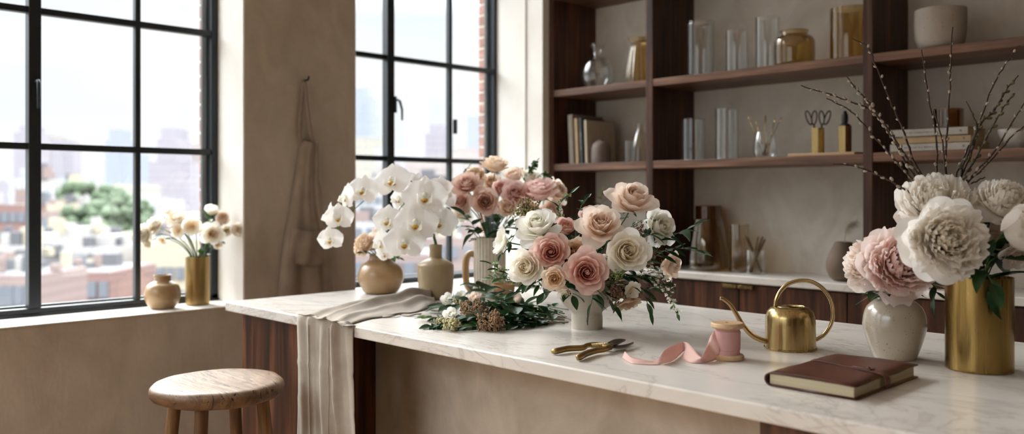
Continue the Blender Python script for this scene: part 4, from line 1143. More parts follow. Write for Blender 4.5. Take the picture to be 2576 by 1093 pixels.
def simple_mesh(seed, n=9, layers=2, center=True):
    """open cosmos-like white bloom"""
    g = np.random.RandomState(seed); m = MB()
    for l_ in range(layers):
        for i in range(n):
            th = 2 * PI * (i + .5 * l_) / n + g.uniform(-.1, .1)
            petal(m, th, .05, .05 * (layers - l_), .95 - .15 * (layers - 1 - l_), R(60), R(50 + 12 * l_), R(70 + g.uniform(-20, 30)), .36, 1., .4 + .5 * l_ / max(1, layers - 1), .03, .03, 2, nu=8, nv=7, ph=g.uniform(0, 6))
    return m
def ball_bloom(seed, n=34):
    g = np.random.RandomState(seed); m = MB()
    for i in range(n):
        f = (i + .5) / n; th = i * GA
        petal(m, th, .03 + .30 * f, .15 * (1 - f), .52 + .62 * f, R(20 + 65 * f), R(0 + 20 * f), R(-70 + 45 * f), .16 + .36 * f, 1.5, f, .03, .01, 2, nu=8, nv=8, ph=g.uniform(0, 6), tipw=.9)
    return m
PM = {
 'blush': petal_mat('blush_petal', 'f2d4ba', 'f7e8da', 'faf0e7'),
 'pink': petal_mat('salmon_pink_petal', 'e2b0a2', 'efcabf', 'f4dad1'),
 'mauve': petal_mat('dusty_rose_petal', 'deb4a0', 'eaccbe', 'f0d9cd'),
 'mauve2': petal_mat('dusty_pink_petal', 'e8c0ba', 'f1d6d0', 'f5e0da'),
 'cream': petal_mat('cream_petal', 'f6e6c4', 'fbf6ea', 'fcfaf5'),
 'white': petal_mat('white_petal', 'f3f2d8', 'f8f6ef', 'faf8f5'),
 'peach': petal_mat('peach_petal', 'f2d4a8', 'f6e2c8', 'f8edde'),
 'peony_w': petal_mat('white_peony_petal', 'fcf4e0', 'fdf9f3', 'fdfbf8', .62),
 'peony_p': petal_mat('pink_peony_petal', 'f5d6cf', 'fae9e4', 'fbf0ec', .55),
 'peony_c': petal_mat('cream_peony_petal', 'f7e4d4', 'fbf2ea', 'fcf5f0', .55),
 'faded': petal_mat('faded_tan_petal', 'b78560', 'd2ab8a', 'e6dabf'),
 'orchid': petal_mat('white_orchid_petal', 'f5f4ec', 'f8f6f4', 'f9f7f6', .35, .5, .02),
 'sillw': petal_mat('sill_white_petal', 'eecb78', 'f8f2e6', 'faf7f1', .55),
}
ROSE = {}
def rmesh(key):
    if key not in ROSE:
        kind, seed = key
        mb = {'rose': lambda: rose_mesh(seed), 'garden': lambda: rose_mesh(seed, 40, .8, .3, 1), 'tight': lambda: rose_mesh(seed, 26, .3, .6), 'open': lambda: rose_mesh(seed, 32, 1.5, 0, 1),
              'peony': lambda: peony_mesh(seed), 'simple': lambda: simple_mesh(seed), 'ball': lambda: ball_bloom(seed)}[kind]()
        ROSE[key] = mb
    return ROSE[key]
MESHES = {}
def bloom_mesh(kind, seed, mat):
    k = (kind, seed, mat)
    if k not in MESHES: MESHES[k] = rmesh((kind, seed)).mesh('bloom', PM[mat])
    return MESHES[k]
# leaves
def leaf_grid(L, W, curve=.25, foldk=.25, wave=.03, nv=8, nu=5, tip=1., ph=0):
    P = []; uv = []
    for i in range(nv):
        v = i / (nv - 1); w = W * (math.sin(PI * min(.999, v**.8 * .97 + .03)))**.9 * .5; row = []; ur = []
        for j in range(nu):
            s = j / (nu - 1) * 2 - 1
            row.append((s * w, v * L * math.cos(curve * v), abs(s) * foldk * w - L * curve * v * v * .6 + wave * L * math.sin(5 * v + ph) * s))
            ur.append((j / (nu - 1), v))
        P.append(row); uv.append(ur)
    return np.array(P), np.array(uv)
def put_leaf(mb, p, d, up, L, W, **kw):
    P, uv = leaf_grid(L, W, **kw)
    d = Vector(d).normalized(); x = d.cross(Vector(up))
    if x.length < .05: x = d.cross(Vector((1, .3, 0)))
    x.normalize(); z = x.cross(d)
    Rm = np.array([x, d, z]).T
    mb.grid(P @ Rm.T + np.array(p), uv=uv)
def foliage(mb, path, L, W, n, rg, spread=55, start=.15, size=lambda t: 1, droop=.2, up=(0, 0, 1)):
    m_ = len(path) - 1
    for i in range(n):
        t = start + (1 - start) * i / max(1, n - 1); k = min(m_ - 1, int(t * m_)); p = path[k].lerp(path[k + 1], t * m_ - k)
        tg = (path[min(m_, k + 1)] - path[max(0, k - 1)]).normalized()
        x = tg.cross(Vector(up)); x = x.normalized() if x.length > .05 else Vector((1, 0, 0))
        roll = rg.uniform(-.6, .6); side = x * math.cos(roll) + tg.cross(x) * math.sin(roll)
        if i % 2: side = -side
        a = R(spread * rg.uniform(.7, 1.2)) if i < n - 1 else .1
        d = tg * math.cos(a) + side * math.sin(a) - Vector((0, 0, droop * rg.uniform(0, 1)))
        l_ = L * size(t) * rg.uniform(.8, 1.15)
        put_leaf(mb, p, d, Vector(up) + side * .3, l_, W * l_ / L, curve=rg.uniform(-.1, .5), foldk=rg.uniform(.15, .5), ph=rg.uniform(0, 6))
def sprig(name, pts, label, L=.05, W=.02, n=12, mat='leaf', group=None, seed=1, r=.0016, smat='stem', droop=.2, spread=55, extra=None, cat='foliage', start=.15):
    rg = random.Random(seed); path = spline(pts, 6)
    o = thing(name, path[0], label, cat, group)
    MB().tube(path, [r * (1 - .5 * i / (len(path) - 1)) for i in range(len(path))], 6).build('stem', M[smat], o, smooth=True)
    m = MB(); foliage(m, path, L, W, n, rg, spread, droop=droop, start=start); m.build('foliage', M[mat], o, smooth=True)
    if extra: extra(o, path, rg)
    return o
RGF = random.Random(77)
def flower(name, u, v, z, rpx, d, kind, seed, mat, mouth, label, cat='rose', group=None, leaves=1, stem=True, lmat='leaf', zoff=.42, sx=None, sag=.3, sr=.0019, inner=.7):
    """one cut flower; d = facing as (right, up, towards)"""
    c = at(u, v, z); dr = cdir(*d); Rr = rpx * z / F
    b0 = c - dr * zoff * Rr
    root = Vector(mouth) if mouth is not None else b0
    o = thing(name, root, label, cat, group)
    Mx = Matrix.Translation(b0) @ frame(dr, roll=seed * 1.7) @ (Matrix.Diagonal((*(x * Rr for x in (sx or (1, 1, 1.22))), 1)))
    place('bloom', bloom_mesh(kind, seed, mat), o, Mx)
    if mouth is not None:
        dist = (b0 - root).length
        foot = Vector(mouth); foot.z -= .05; foot += Vector((RGF.uniform(-.008, .008), RGF.uniform(-.008, .008), 0))
        mid = Vector(mouth) + Vector((0, 0, dist * .30)) + (b0 - root) * .15
        pts = bez(foot, mid, b0 - dr * dist * sag, b0, 12)
        MB().tube(pts, sr, 7).build('stem', M['stem'], o, smooth=True)
    else: pts = [b0 - dr * .02, b0]
    m = MB()
    for k in range(5):   # sepals
        a = 2 * PI * k / 5; X = frame(dr).to_3x3(); s = X @ Vector((math.cos(a), math.sin(a), -.1))
        put_leaf(m, b0 - dr * .06 * Rr, s + dr * .25, dr, Rr * .55, Rr * .16, curve=.3)
    m.build('sepals', M['leaf2'], o, smooth=True)
    if leaves and mouth is not None:
        m = MB(); foliage(m, pts[3:-1], .042, .021, leaves * 3, RGF, 65, start=.1, droop=.25); m.build('leaves', M[lmat], o, smooth=True)
    return o

# ---- main bouquet
mo = BOWL + Vector((0, 0, .128)); Zb = depth(BOWL)
GB = 'flowers of the footed bowl bouquet'
def fb(n, u, v, z, r, *a, **k): k.setdefault('group', GB); return flower(n, u, v, z, r * 1.07, *a, **k)
fb('rose', 1590, 506, Zb - .02, 53, (.15, .80, .55), 'open', 2, 'blush', mo, 'blush rose standing highest on a long stem above the bowl bouquet', leaves=0)
fb('rose', 1509, 570, Zb - .07, 50, (-.05, .62, .75), 'open', 3, 'blush', mo, 'blush garden rose with drooping outer petals below the tallest rose')
fb('rose', 1575, 634, Zb - .11, 49, (.12, .18, 1), 'garden', 4, 'cream', mo, 'large cream garden rose facing front, right of bouquet centre')
fb('rose', 1474, 685, Zb - .13, 48, (.05, .10, 1), 'rose', 5, 'pink', mo, 'large dusty pink rose facing front just above the bowl rim')
fb('rose', 1386, 636, Zb - .09, 41, (-.12, .15, 1), 'rose', 6, 'pink', mo, 'salmon pink rose between white blooms left of bouquet centre')
fb('rose', 1355, 574, Zb - .03, 50, (-.25, .75, .55), 'open', 7, 'white', mo, 'large white rose at upper left of bowl bouquet')
fb('rose', 1262, 607, Zb + .01, 40, (-.90, .22, .35), 'simple', 8, 'white', mo, 'white bloom seen from the side at far left of bouquet', leaves=0, cat='flower')
fb('rose', 1326, 674, Zb - .08, 40, (-.45, .10, .9), 'garden', 9, 'cream', mo, 'cream white rose at lower left of bowl bouquet')
fb('rose', 1395, 702, Zb - .13, 27, (-.1, 0, 1), 'rose', 10, 'peach', mo, 'small peach spray rose under the salmon pink rose')
fb('rose', 1421, 736, Zb - .13, 18, (.1, -.5, .9), 'tight', 11, 'cream', mo, 'tiny cream rose bud touching the bowl rim', leaves=0)
fb('rose', 1450, 632, Zb - .05, 30, (.1, .3, 1), 'garden', 12, 'peach', mo, 'peach yellow rose tucked in the middle of bouquet', leaves=0)
fb('rose', 1422, 574, Zb + .02, 27, (.1, .6, .6), 'tight', 13, 'pink', mo, 'half open salmon rose behind the large white rose')
fb('rose', 1655, 572, Zb + .02, 42, (.45, .35, .75), 'open', 14, 'white', mo, 'white rose at upper right of bouquet behind green bud')
fb('rose', 1684, 668, Zb + .02, 33, (.75, -.15, .6), 'open', 15, 'blush', mo, 'blush rose at right edge behind trailing white sprays', leaves=0)
fb('rose', 1340, 624, Zb + .00, 24, (-.3, .2, .8), 'simple', 16, 'white', mo, 'small white bloom between large white and cream roses', leaves=0, cat='flower')
fb('rose', 1530, 655, Zb - .09, 20, (-.2, -.1, 1), 'tight', 17, 'white', mo, 'small white bud at left side of the large cream rose', leaves=0)
fb('rose', 1580, 762, Zb - .10, 36, (.25, -.85, .45), 'simple', 18, 'faded', mo, 'faded tan bloom hanging over the right rim of bowl', leaves=0, cat='flower')
fb('rose', 1590, 730, Zb - .10, 26, (.3, -.3, .9), 'simple', 19, 'cream', mo, 'cream bell shaped bloom above the faded tan one', leaves=0, cat='flower')
fb('rose', 1253, 676, Zb + .06, 14, (-.6, .2, .5), 'tight', 20, 'cream', mo, 'small cream bud low at left of the bouquet', leaves=0)
fb('rose', 1480, 545, Zb + .05, 24, (-.2, .6, .5), 'tight', 21, 'mauve2', mo, 'dusty pink bud half hidden behind drooping blush rose', leaves=0)
fb('rose', 1430, 660, Zb - .02, 26, (0, .2, 1), 'rose', 22, 'mauve2', mo, 'dusty pink rose deep between salmon and large pink roses', leaves=0)
fb('rose', 1530, 700, Zb - .03, 26, (0, .1, 1), 'rose', 23, 'mauve', mo, 'mauve rose deep in the bouquet right of large pink rose', leaves=0)
def bp(*pts): return [mo + Vector((0, 0, -.03))] + [at(u, v, Zb + dz) for u, v, dz in pts]
def floretcap(mat, r, n, rad, ln=None):
    def ex(o, path, rg):
        m = MB(); m2 = MB()
        for i in range(n):
            t = rg.uniform(.45, 1); p = path[int(t * (len(path) - 1))]
            q = p + Vector((rg.gauss(0, 1), rg.gauss(0, 1), rg.gauss(0, 1))).normalized() * rad * rg.uniform(.5, 1)
            d = (q - p).normalized()
            m2.tube([p, q], [.0006, .0006], 3)
            for k in range(4):
                a = k * PI / 2 + rg.random(); X = frame(d).to_3x3(); s = X @ Vector((math.cos(a), math.sin(a), .5))
                put_leaf(m, q, s, d, r, r * .8, nv=4, nu=3, curve=.1)
        m2.build('stalks', M['stem'], o); m.build('florets', mat, o, smooth=True)
    return ex
WF = PM['white']
sprig('leafy_branch', bp((1560, 690, -.05), (1640, 650, -.02), (1690, 625, 0), (1750, 632, .02)), 'dark green leafy branch reaching far right out of bouquet', .056, .021, 18, seed=2, mat='leaf')
sprig('leafy_branch', bp((1560, 660, -.02), (1650, 610, 0), (1700, 590, .01), (1738, 572, .02)), 'leafy branch with long pointed leaves rising at right', .058, .020, 14, seed=3, mat='leaf')
sprig('flowering_branch', bp((1570, 700, -.06), (1630, 700, -.05), (1680, 740, -.04), (1704, 790, -.03)), 'trailing branch of tiny white blossoms hanging down at right', .026, .010, 16, seed=4, mat='leaf2', extra=floretcap(WF, .0068, 46, .014), cat='flower branch', droop=.1)
sprig('flowering_branch', bp((1560, 690, -.05), (1620, 670, -.05), (1665, 690, -.05), (1690, 720, -.05)), 'shorter branch of white blossoms above the trailing one', .024, .010, 12, seed=5, mat='leaf', extra=floretcap(WF, .0068, 30, .014), cat='flower branch')
sprig('leafy_branch', bp((1540, 715, -.08), (1590, 720, -.08), (1622, 750, -.08), (1634, 780, -.08)), 'long narrow leaves drooping right of faded bloom', .055, .013, 7, seed=6)
sprig('leafy_branch', bp((1490, 715, -.12), (1492, 740, -.13), (1488, 765, -.135)), 'broad dark leaves hanging over front of bowl', .055, .030, 5, seed=7, start=.3)
sprig('leafy_branch', bp((1500, 725, -.10), (1525, 745, -.11), (1545, 770, -.12)), 'dark leaves hanging at right front of bowl rim', .05, .014, 5, seed=8)
sprig('leafy_branch', bp((1420, 710, -.06), (1390, 730, -.07), (1360, 745, -.07)), 'broad dark leaves spreading left of bowl rim', .050, .028, 9, seed=9)
sprig('leafy_branch', bp((1410, 700, 0), (1340, 700, .01), (1280, 690, .02), (1240, 668, .03)), 'green leafy branch reaching far left out of bouquet', .042, .014, 14, seed=10, mat='leaf', extra=floretcap(M['leaf4'], .006, 60, .020))
sprig('leafy_branch', bp((1420, 700, 0), (1350, 720, .01), (1290, 705, .02), (1235, 700, .02)), 'lower left leafy branch above the lying greenery', .040, .012, 14, seed=11, mat='leaf2', extra=floretcap(M['leaf4'], .006, 50, .018))
sprig('leafy_branch', bp((1440, 640, .03), (1415, 560, .06), (1405, 520, .07), (1436, 486, .08)), 'upright green branch with bud tip at top left of bouquet', .045, .018, 11, seed=12, mat='leaf', extra=floretcap(M['leaf4'], .006, 24, .010))
sprig('leafy_branch', bp((1450, 620, .04), (1452, 560, .07), (1462, 520, .08), (1470, 505, .09)), 'green leafy branch curling behind salmon rose', .045, .018, 9, seed=13)
sprig('leafy_branch', bp((1390, 640, .04), (1320, 560, .06), (1290, 600, .05), (1262, 640, .05)), 'leafy branch between white side bloom and cream rose', .038, .012, 10, seed=14)
sprig('leafy_branch', bp((1540, 620, 0), (1590, 570, .02), (1630, 550, .02), (1645, 556, .02)), 'thin green branch with bud in front of right white rose', .034, .012, 8, seed=15, mat='leaf2')
def beads(mat, n, rad, rb, t0=.5):
    def ex(o, path, rg):
        m = MB(); m2 = MB()
        for i in range(n):
            p = path[int(rg.uniform(t0, 1) * (len(path) - 1))]
            q = p + Vector((rg.gauss(0, 1), rg.gauss(0, 1), rg.gauss(0, 1))).normalized() * rad * rg.uniform(.3, 1)
            m.ball(q, rb * rg.uniform(.7, 1.3), 5, 4)
            if i % 4 == 0: m2.tube([p, q], [.0006, .0005], 3)
        m2.build('stalks', M['stem_brown'], o); m.build('florets', mat, o, smooth=True)
    return ex
M['bead_brown'] = plain('brown_seed', 'a58767', .8, var=.35, vs=60)
M['bead_green'] = plain('olive_seed', '87804a', .8, var=.35, vs=60)
M['bead_rust'] = plain('rust_seed', '8a6250', .8, var=.35, vs=60)
M['bead_cream'] = plain('cream_seed', 'c3bc94', .8, var=.3, vs=60)
M['bead_lime'] = plain('lime_seed', '8fa36a', .8, var=.3, vs=60)
sprig('seed_spray', bp((1570, 640, -.02), (1600, 590, .0), (1612, 585, .0)), 'rust brown spray behind the large cream rose', .02, .006, 8, seed=16, mat='leaf3', extra=beads(M['bead_rust'], 110, .028, .0022), cat='filler flower')
sprig('seed_spray', bp((1590, 670, -.06), (1620, 640, -.04), (1648, 636, -.03)), 'rusty spray right of the large cream rose', .02, .006, 8, seed=17, mat='leaf3', extra=beads(M['bead_rust'], 120, .030, .0022), cat='filler flower')
sprig('seed_spray', bp((1530, 700, -.11), (1550, 690, -.12), (1560, 686, -.13)), 'fresh lime green spray under the large cream rose', .02, .008, 6, seed=18, mat='leaf2', extra=beads(M['bead_lime'], 100, .020, .0022), cat='filler flower')
sprig('seed_spray', bp((1540, 730, -.10), (1550, 735, -.11), (1548, 760, -.12)), 'brown crumpled spray hanging left of faded bloom', .03, .010, 8, seed=19, mat='leaf3', extra=beads(M['bead_rust'], 120, .022, .0024), cat='filler flower')
sprig('seed_spray', bp((1400, 600, .04), (1340, 545, .07), (1318, 526, .08)), 'olive and brown seed spray above the large white rose', .022, .010, 10, seed=20, mat='leaf2', extra=beads(M['bead_green'], 260, .046, .0026, .8), cat='filler flower')
sprig('leafy_branch', bp((1470, 690, -.04), (1440, 610, -.02), (1400, 610, .0)), 'dark leaves filling the middle of bouquet', .05, .022, 14, seed=21)
sprig('leafy_branch', bp((1490, 690, .0), (1540, 600, .02), (1600, 620, .03)), 'dark leaves filling behind the cream rose', .05, .020, 14, seed=22)
sprig('leafy_branch', bp((1500, 700, -.05), (1580, 700, -.04), (1630, 690, -.02)), 'dark leaves under the cream rose at right', .055, .022, 14, seed=23)
sprig('leafy_branch', bp((1450, 700, -.03), (1370, 690, -.0), (1320, 720, .0)), 'dark leaves under the cream rose at left', .05, .022, 14, seed=24)

for i_, (p_, lb_, L_, W_) in enumerate([
  (((1500, 640, .0), (1540, 560, .03), (1545, 535, .03)), 'leafy stem rising between blush rose and tallest rose', .045, .018),
  (((1560, 660, .0), (1620, 600, .0), (1640, 590, -.02)), 'dark leaves between cream rose and right white rose', .05, .018),
  (((1440, 700, -.08), (1430, 720, -.11), (1440, 745, -.12)), 'dark leaves between tiny bud and large pink rose', .045, .022),
  (((1400, 680, -.02), (1350, 640, -.02), (1310, 630, -.01)), 'leaves showing between white bloom and salmon rose', .045, .018),
  (((1380, 700, .0), (1310, 735, -.01), (1270, 730, .0)), 'leafy stem drooping at lower left beside cream rose', .045, .018),
  (((1560, 720, -.05), (1620, 730, -.06), (1660, 720, -.05)), 'dark leafy stem behind the white blossom sprays', .05, .020),
  (((1540, 640, .04), (1500, 600, .06), (1470, 570, .07)), 'dark leaves behind the blush garden rose', .05, .020)]):
    sprig('leafy_branch', bp(*p_), lb_, L_, W_, 11, seed=300 + i_)
# ---- back bouquet in the fluted jug
mj = JUG + Vector((0, 0, .20)); Zj = depth(JUG)
GJ = 'flowers of the fluted jug bouquet'
def fj(*a, **k): k.setdefault('group', GJ); return flower('rose', *a, **k)
fj(1174, 466, Zj - .06, 33, (-.2, .65, .7), 'rose', 30, 'mauve', mj, 'dusty brown pink rose at left of the jug bouquet', leaves=0)
fj(1219, 508, Zj - .09, 33, (.1, .15, 1), 'rose', 31, 'mauve', mj, 'dusty rose facing front above jug rim')
fj(1246, 418, Zj, 34, (.1, .95, .2), 'rose', 32, 'peach', mj, 'pale peach rose standing highest in the jug bouquet', leaves=0)
fj(1262, 476, Zj - .02, 27, (.2, .35, .9), 'tight', 33, 'mauve2', mj, 'mauve pink rose below the highest peach rose', leaves=0)
fj(1294, 488, Zj - .06, 33, (.1, .45, .9), 'rose', 34, 'mauve2', mj, 'mauve rose touching the olive seed spray', leaves=0)
fj(1356, 484, Zj - .06, 44, (-.15, .85, .35), 'rose', 35, 'mauve2', mj, 'large light pink rose seen from side at right of jug bouquet')
fj(1397, 482, Zj + .04, 34, (.7, .4, .5), 'open', 36, 'blush', mj, 'ruffled pink rose at far right of jug bouquet', leaves=0)
fj(1160, 506, Zj - .03, 28, (-.6, .1, .7), 'open', 37, 'mauve', mj, 'dusty rose with open petals behind large orchid', leaves=0)
fj(1194, 442, Zj + .03, 27, (-.1, .8, .5), 'peony', 38, 'peach', mj, 'pale frilly bloom between dusty rose and window', leaves=0, cat='flower')
fj(1292, 446, Zj + .04, 28, (-.2, .7, .5), 'tight', 39, 'blush', mj, 'blush bud behind the mauve pink rose', leaves=0)
fj(1333, 449, Zj + .03, 25, (.2, .8, .4), 'tight', 40, 'cream', mj, 'cream bud below the green seed heads', leaves=0)
fj(1278, 524, Zj - .08, 28, (-.1, .4, .9), 'tight', 41, 'blush', mj, 'pale blush rose low beside olive seed spray', leaves=0)
fj(1162, 530, Zj + .01, 28, (-.4, -.4, .7), 'open', 42, 'cream', mj, 'cream bloom under the open dusty rose', leaves=0)
fj(1386, 530, Zj - .02, 28, (.5, .1, .7), 'rose', 43, 'blush', mj, 'blush rose half hidden below ruffled pink one', leaves=0)
fj(1236, 460, Zj + .08, 26, (0, .5, .8), 'open', 44, 'blush', mj, 'pale pink rose hidden behind the centre of jug bouquet', leaves=0)
fj(1330, 530, Zj - .02, 28, (.2, .1, 1), 'rose', 45, 'blush', mj, 'pale rose behind the olive seed spray', leaves=0)
def jp(*pts): return [mj + Vector((0, 0, -.04))] + [at(u, v, Zj + dz) for u, v, dz in pts]
sprig('bud_branch', jp((1200, 500, .02), (1165, 450, .02), (1185, 410, .02)), 'green snapdragon-like bud spike at left of jug bouquet', .014, .009, 20, seed=31, mat='leaf2', start=.6, cat='foliage')
sprig('bud_branch', jp((1300, 500, .03), (1330, 440, .02), (1352, 405, .02)), 'green seed heads standing at top right of jug bouquet', .018, .011, 22, seed=32, mat='leaf2', start=.55, extra=beads(M['leaf2'], 46, .016, .0042, .8))
sprig('bud_branch', jp((1310, 500, .03), (1360, 440, .03), (1385, 447, .03)), 'drooping green seed heads beside ruffled pink rose', .016, .010, 14, seed=33, mat='leaf2', start=.6, extra=beads(M['leaf2'], 30, .010, .004, .8))
sprig('leafy_branch', jp((1200, 585, -.03), (1185, 560, -.05), (1170, 545, -.06)), 'broad dark leaves at left above jug rim', .062, .032, 7, seed=34)
sprig('leafy_branch', jp((1225, 590, -.04), (1215, 575, -.06), (1190, 590, -.07)), 'broad dark leaves in front of jug rim', .062, .034, 7, seed=35)
sprig('leafy_branch', jp((1250, 580, 0), (1250, 560, .0), (1240, 545, -.02)), 'dark leaves rising between stems of jug bouquet', .060, .030, 9, seed=36)
sprig('leafy_branch', jp((1260, 585, -.02), (1285, 570, -.03), (1300, 560, -.03)), 'dark leaves at right above jug rim', .055, .026, 8, seed=37)
sprig('leafy_branch', jp((1180, 575, 0), (1150, 570, .02), (1130, 550, .02)), 'small leaves reaching left from jug toward orchids', .035, .018, 7, seed=38, mat='leaf2')

# ---- round tan vase
mt = TANV + Vector((0, 0, .140)); Zt = depth(TANV)
GT = 'flowers of the round tan vase'
flower('carnation', 914, 612, Zt - .02, 27, (-.55, .5, .6), 'peony', 50, 'peach', mt, 'peach carnation leaning left in the round tan vase', 'carnation', GT, leaves=0)
flower('rose', 945, 615, Zt - .01, 27, (-.1, .5, .8), 'tight', 51, 'blush', mt, 'blush rose in middle of the round tan vase', 'rose', GT, leaves=0)
flower('rose', 972, 618, Zt + .03, 24, (.4, .6, .6), 'tight', 52, 'blush', mt, 'blush rose behind the low white orchids', 'rose', GT, leaves=0)
flower('rose', 905, 630, Zt - .02, 16, (-.7, -.1, .6), 'tight', 53, 'peach', mt, 'small peach bud low at left of tan vase', 'rose', GT, leaves=0)
flower('rose', 950, 588, Zt + .06, 17, (.1, .8, .3), 'tight', 54, 'blush', mt, 'pale bud highest in the round tan vase', 'rose', GT, leaves=0)
def tp_(*pts): return [mt + Vector((0, 0, -.02))] + [at(u, v, Zt + dz) for u, v, dz in pts]
sprig('leafy_branch', tp_((935, 640, -.04), (915, 637, -.05)), 'small dark leaves at left rim of round tan vase', .030, .016, 6, seed=41, mat='leaf')
sprig('leafy_branch', tp_((975, 640, -.05), (1000, 648, -.05)), 'green leaves at right rim of round tan vase', .036, .022, 7, seed=42, mat='leaf2')

# ---- orchids
def orchid_parts():
    m = MB()
    def flat(ang, L, W, cup, z, pw=1., f=.8, tilt=0.1, ruffle=.02):
        nu, nv = 11, 9; P = np.zeros((nv, nu, 3)); uv = np.zeros((nv, nu, 2))
        ca, sa = math.cos(ang), math.sin(ang)
        for i in range(nv):
            v = i / (nv - 1)
            w = W * math.sin(PI * min(.99, (v**pw) * .90 + .07))**.5
            for j in range(nu):
                s = j / (nu - 1) * 2 - 1
                l_ = L * v * (1 - .10 * s * s * v) ; x = s * w * .5
                zz = z + cup * (s * s) * W * .5 * v - tilt * v * v * L + ruffle * math.sin(4 * s + 3 * v) * v
                P[i, j] = (l_ * ca - x * sa, l_ * sa + x * ca, zz); uv[i, j] = (f, v)
        m.grid(P, uv=uv)
    flat(R(90), .98, .74, .12, -.02, .95)
    flat(R(220), .94, .72, .12, -.03, .95); flat(R(320), .94, .72, .12, -.03, .95)
    flat(R(8), 1.04, 1.42, -.10, .03, .72, 1, .05, .03); flat(R(172), 1.04, 1.42, -.10, .03, .72, 1, .05, .03)
    body = m
    l_ = MB()
    def lobe(pts, w, mi, c0=.0):
        q = spline(pts, 4); P = []
        for i, p in enumerate(q):
            t = i / (len(q) - 1); ww = w * math.sin(PI * (t * .8 + .15))
            P.append([(p.x - ww, p.y, p.z + c0 * ww), (p.x, p.y, p.z), (p.x + ww, p.y, p.z + c0 * ww)])
        l_.grid(P, mi=mi)
    # column, side lobes, throat, tip
    l_.tube([(0, .02, .02), (0, .06, .12), (0, .03, .22)], [.06, .075, .05], 8, mi=0)
    for s in (-1, 1):
        P = []
        for i in range(6):
            t = i / 5; P.append([(s * (.03 + .17 * math.sin(t * 2)), -.10 - .04 * k + .20 * t * (1 - k * .2), .10 + .20 * t + .04 * k) for k in range(4)])
        l_.grid(P, mi=0)
    l_.ball((0, -.10, .14), .085, 8, 6, mi=1, sc=(1.3, .8, .8))
    l_.ball((-.09, -.16, .13), .06, 8, 6, mi=1, sc=(1.4, .6, .6)); l_.ball((.09, -.16, .13), .06, 8, 6, mi=1, sc=(1.4, .6, .6))
    l_.ball((0, -.13, .20), .032, 6, 5, mi=2, sc=(1.5, 1, 1))
    lobe([Vector((0, -.14, .10)), Vector((0, -.26, .14)), Vector((0, -.36, .12))], .10, 0, .4)
    return body, l_
M['orchid_yellow'] = plain('orchid_yellow', 'c9a23a', .5, var=.2); M['orchid_rust'] = plain('orchid_rust', '9a5a2a', .5)
ob_, ol_ = orchid_parts(); OB = ob_.mesh('bloom', PM['orchid']); OL = ol_.mesh('lip', [PM['orchid'], M['orchid_yellow'], M['orchid_rust']])
mb_ = BOTV + Vector((0, 0, .188)); Zo = depth(BOTV)
def orchid(path, blooms, label, seed):
    base = mb_ + Vector((RGF.uniform(-.008, .008), RGF.uniform(-.008, .008), 0))
    pts = spline([base + Vector((0, 0, -.10)), base] + [at(u, v, Zo + dz) for u, v, dz in path], 6)
    o = thing('orchid_stem', base, label, 'orchid', 'white orchid stems in the bottle vase')
    MB().tube(pts, [.0026 - .0014 * i / len(pts) for i in range(len(pts))], 8).build('stem', M['leaf2'], o, smooth=True)
    rg = random.Random(seed)
    for (u, v, dz, rp, d, roll) in blooms:
        c = at(u, v, Zo + dz); dr = cdir(*d); Rr = 1.13 * rp * (Zo + dz) / F
        Fm = Matrix.Translation(c) @ frame(dr, roll=roll) @ Matrix.Scale(Rr, 4)
        b0 = place('bloom', OB, o, Fm)
        l_ = bpy.data.objects.new('lip', OL); COL.objects.link(l_); l_.parent = b0; l_.scale = (1.6, 1.6, 1.2)
        near = min(pts, key=lambda q: (q - c).length)
        MB().tube(bez(near, near + Vector((0, 0, .01)), c - dr * .02, c - dr * .004, 6), .0013, 6).build('pedicel', M['leaf2'], o, smooth=True)
    return o
orchid([(1080, 560, .0), (1075, 500, 0), (1045, 462, -.01), (1000, 452, -.02), (950, 478, -.03), (905, 515, -.03), (870, 548, -.03), (842, 590, -.03), (832, 612, -.03)],
       [(986, 456, -.05, 44, (-.25, .25, .9), .15), (913, 480, -.05, 37, (-.15, .1, 1), -.1), (872, 497, -.03, 35, (-.85, .05, .55), .1), (852, 548, -.06, 34, (-.05, .0, 1), .05), (829, 545, -.02, 34, (-.92, 0, .4), 0), (831, 603, -.06, 31, (-.2, -.15, 1), .15), (1042, 468, 0, 36, (.5, .2, .8), -.5)],
       'long white orchid stem arching left in front of the apron', 1)
orchid([(1085, 570, -.02), (1080, 520, -.04), (1050, 500, -.05), (1010, 520, -.05), (985, 570, -.05), (965, 615, -.05)],
       [(1069, 497, -.13, 51, (.05, .12, 1), 0), (1005, 500, -.02, 34, (-.75, .1, .7), .1), (976, 556, -.05, 38, (-.3, .05, 1), 0), (959, 612, -.07, 36, (-.75, -.05, .6), .1), (968, 640, -.05, 22, (-.3, -.4, .9), .3)],
       'white orchid stem bending down toward the round tan vase', 2)
orchid([(1092, 580, -.02), (1098, 530, -.04), (1080, 500, -.06), (1060, 540, -.10), (1040, 600, -.11)],
       [(1046, 563, -.14, 51, (-.05, .05, 1), .05), (1018, 611, -.15, 47, (0, -.05, 1), 0), (1103, 560, -.09, 44, (.25, 0, 1), -.1), (1113, 486, .02, 44, (.55, .25, .7), -.2)],
       'white orchid stem with largest front facing blooms above bottle vase', 3)

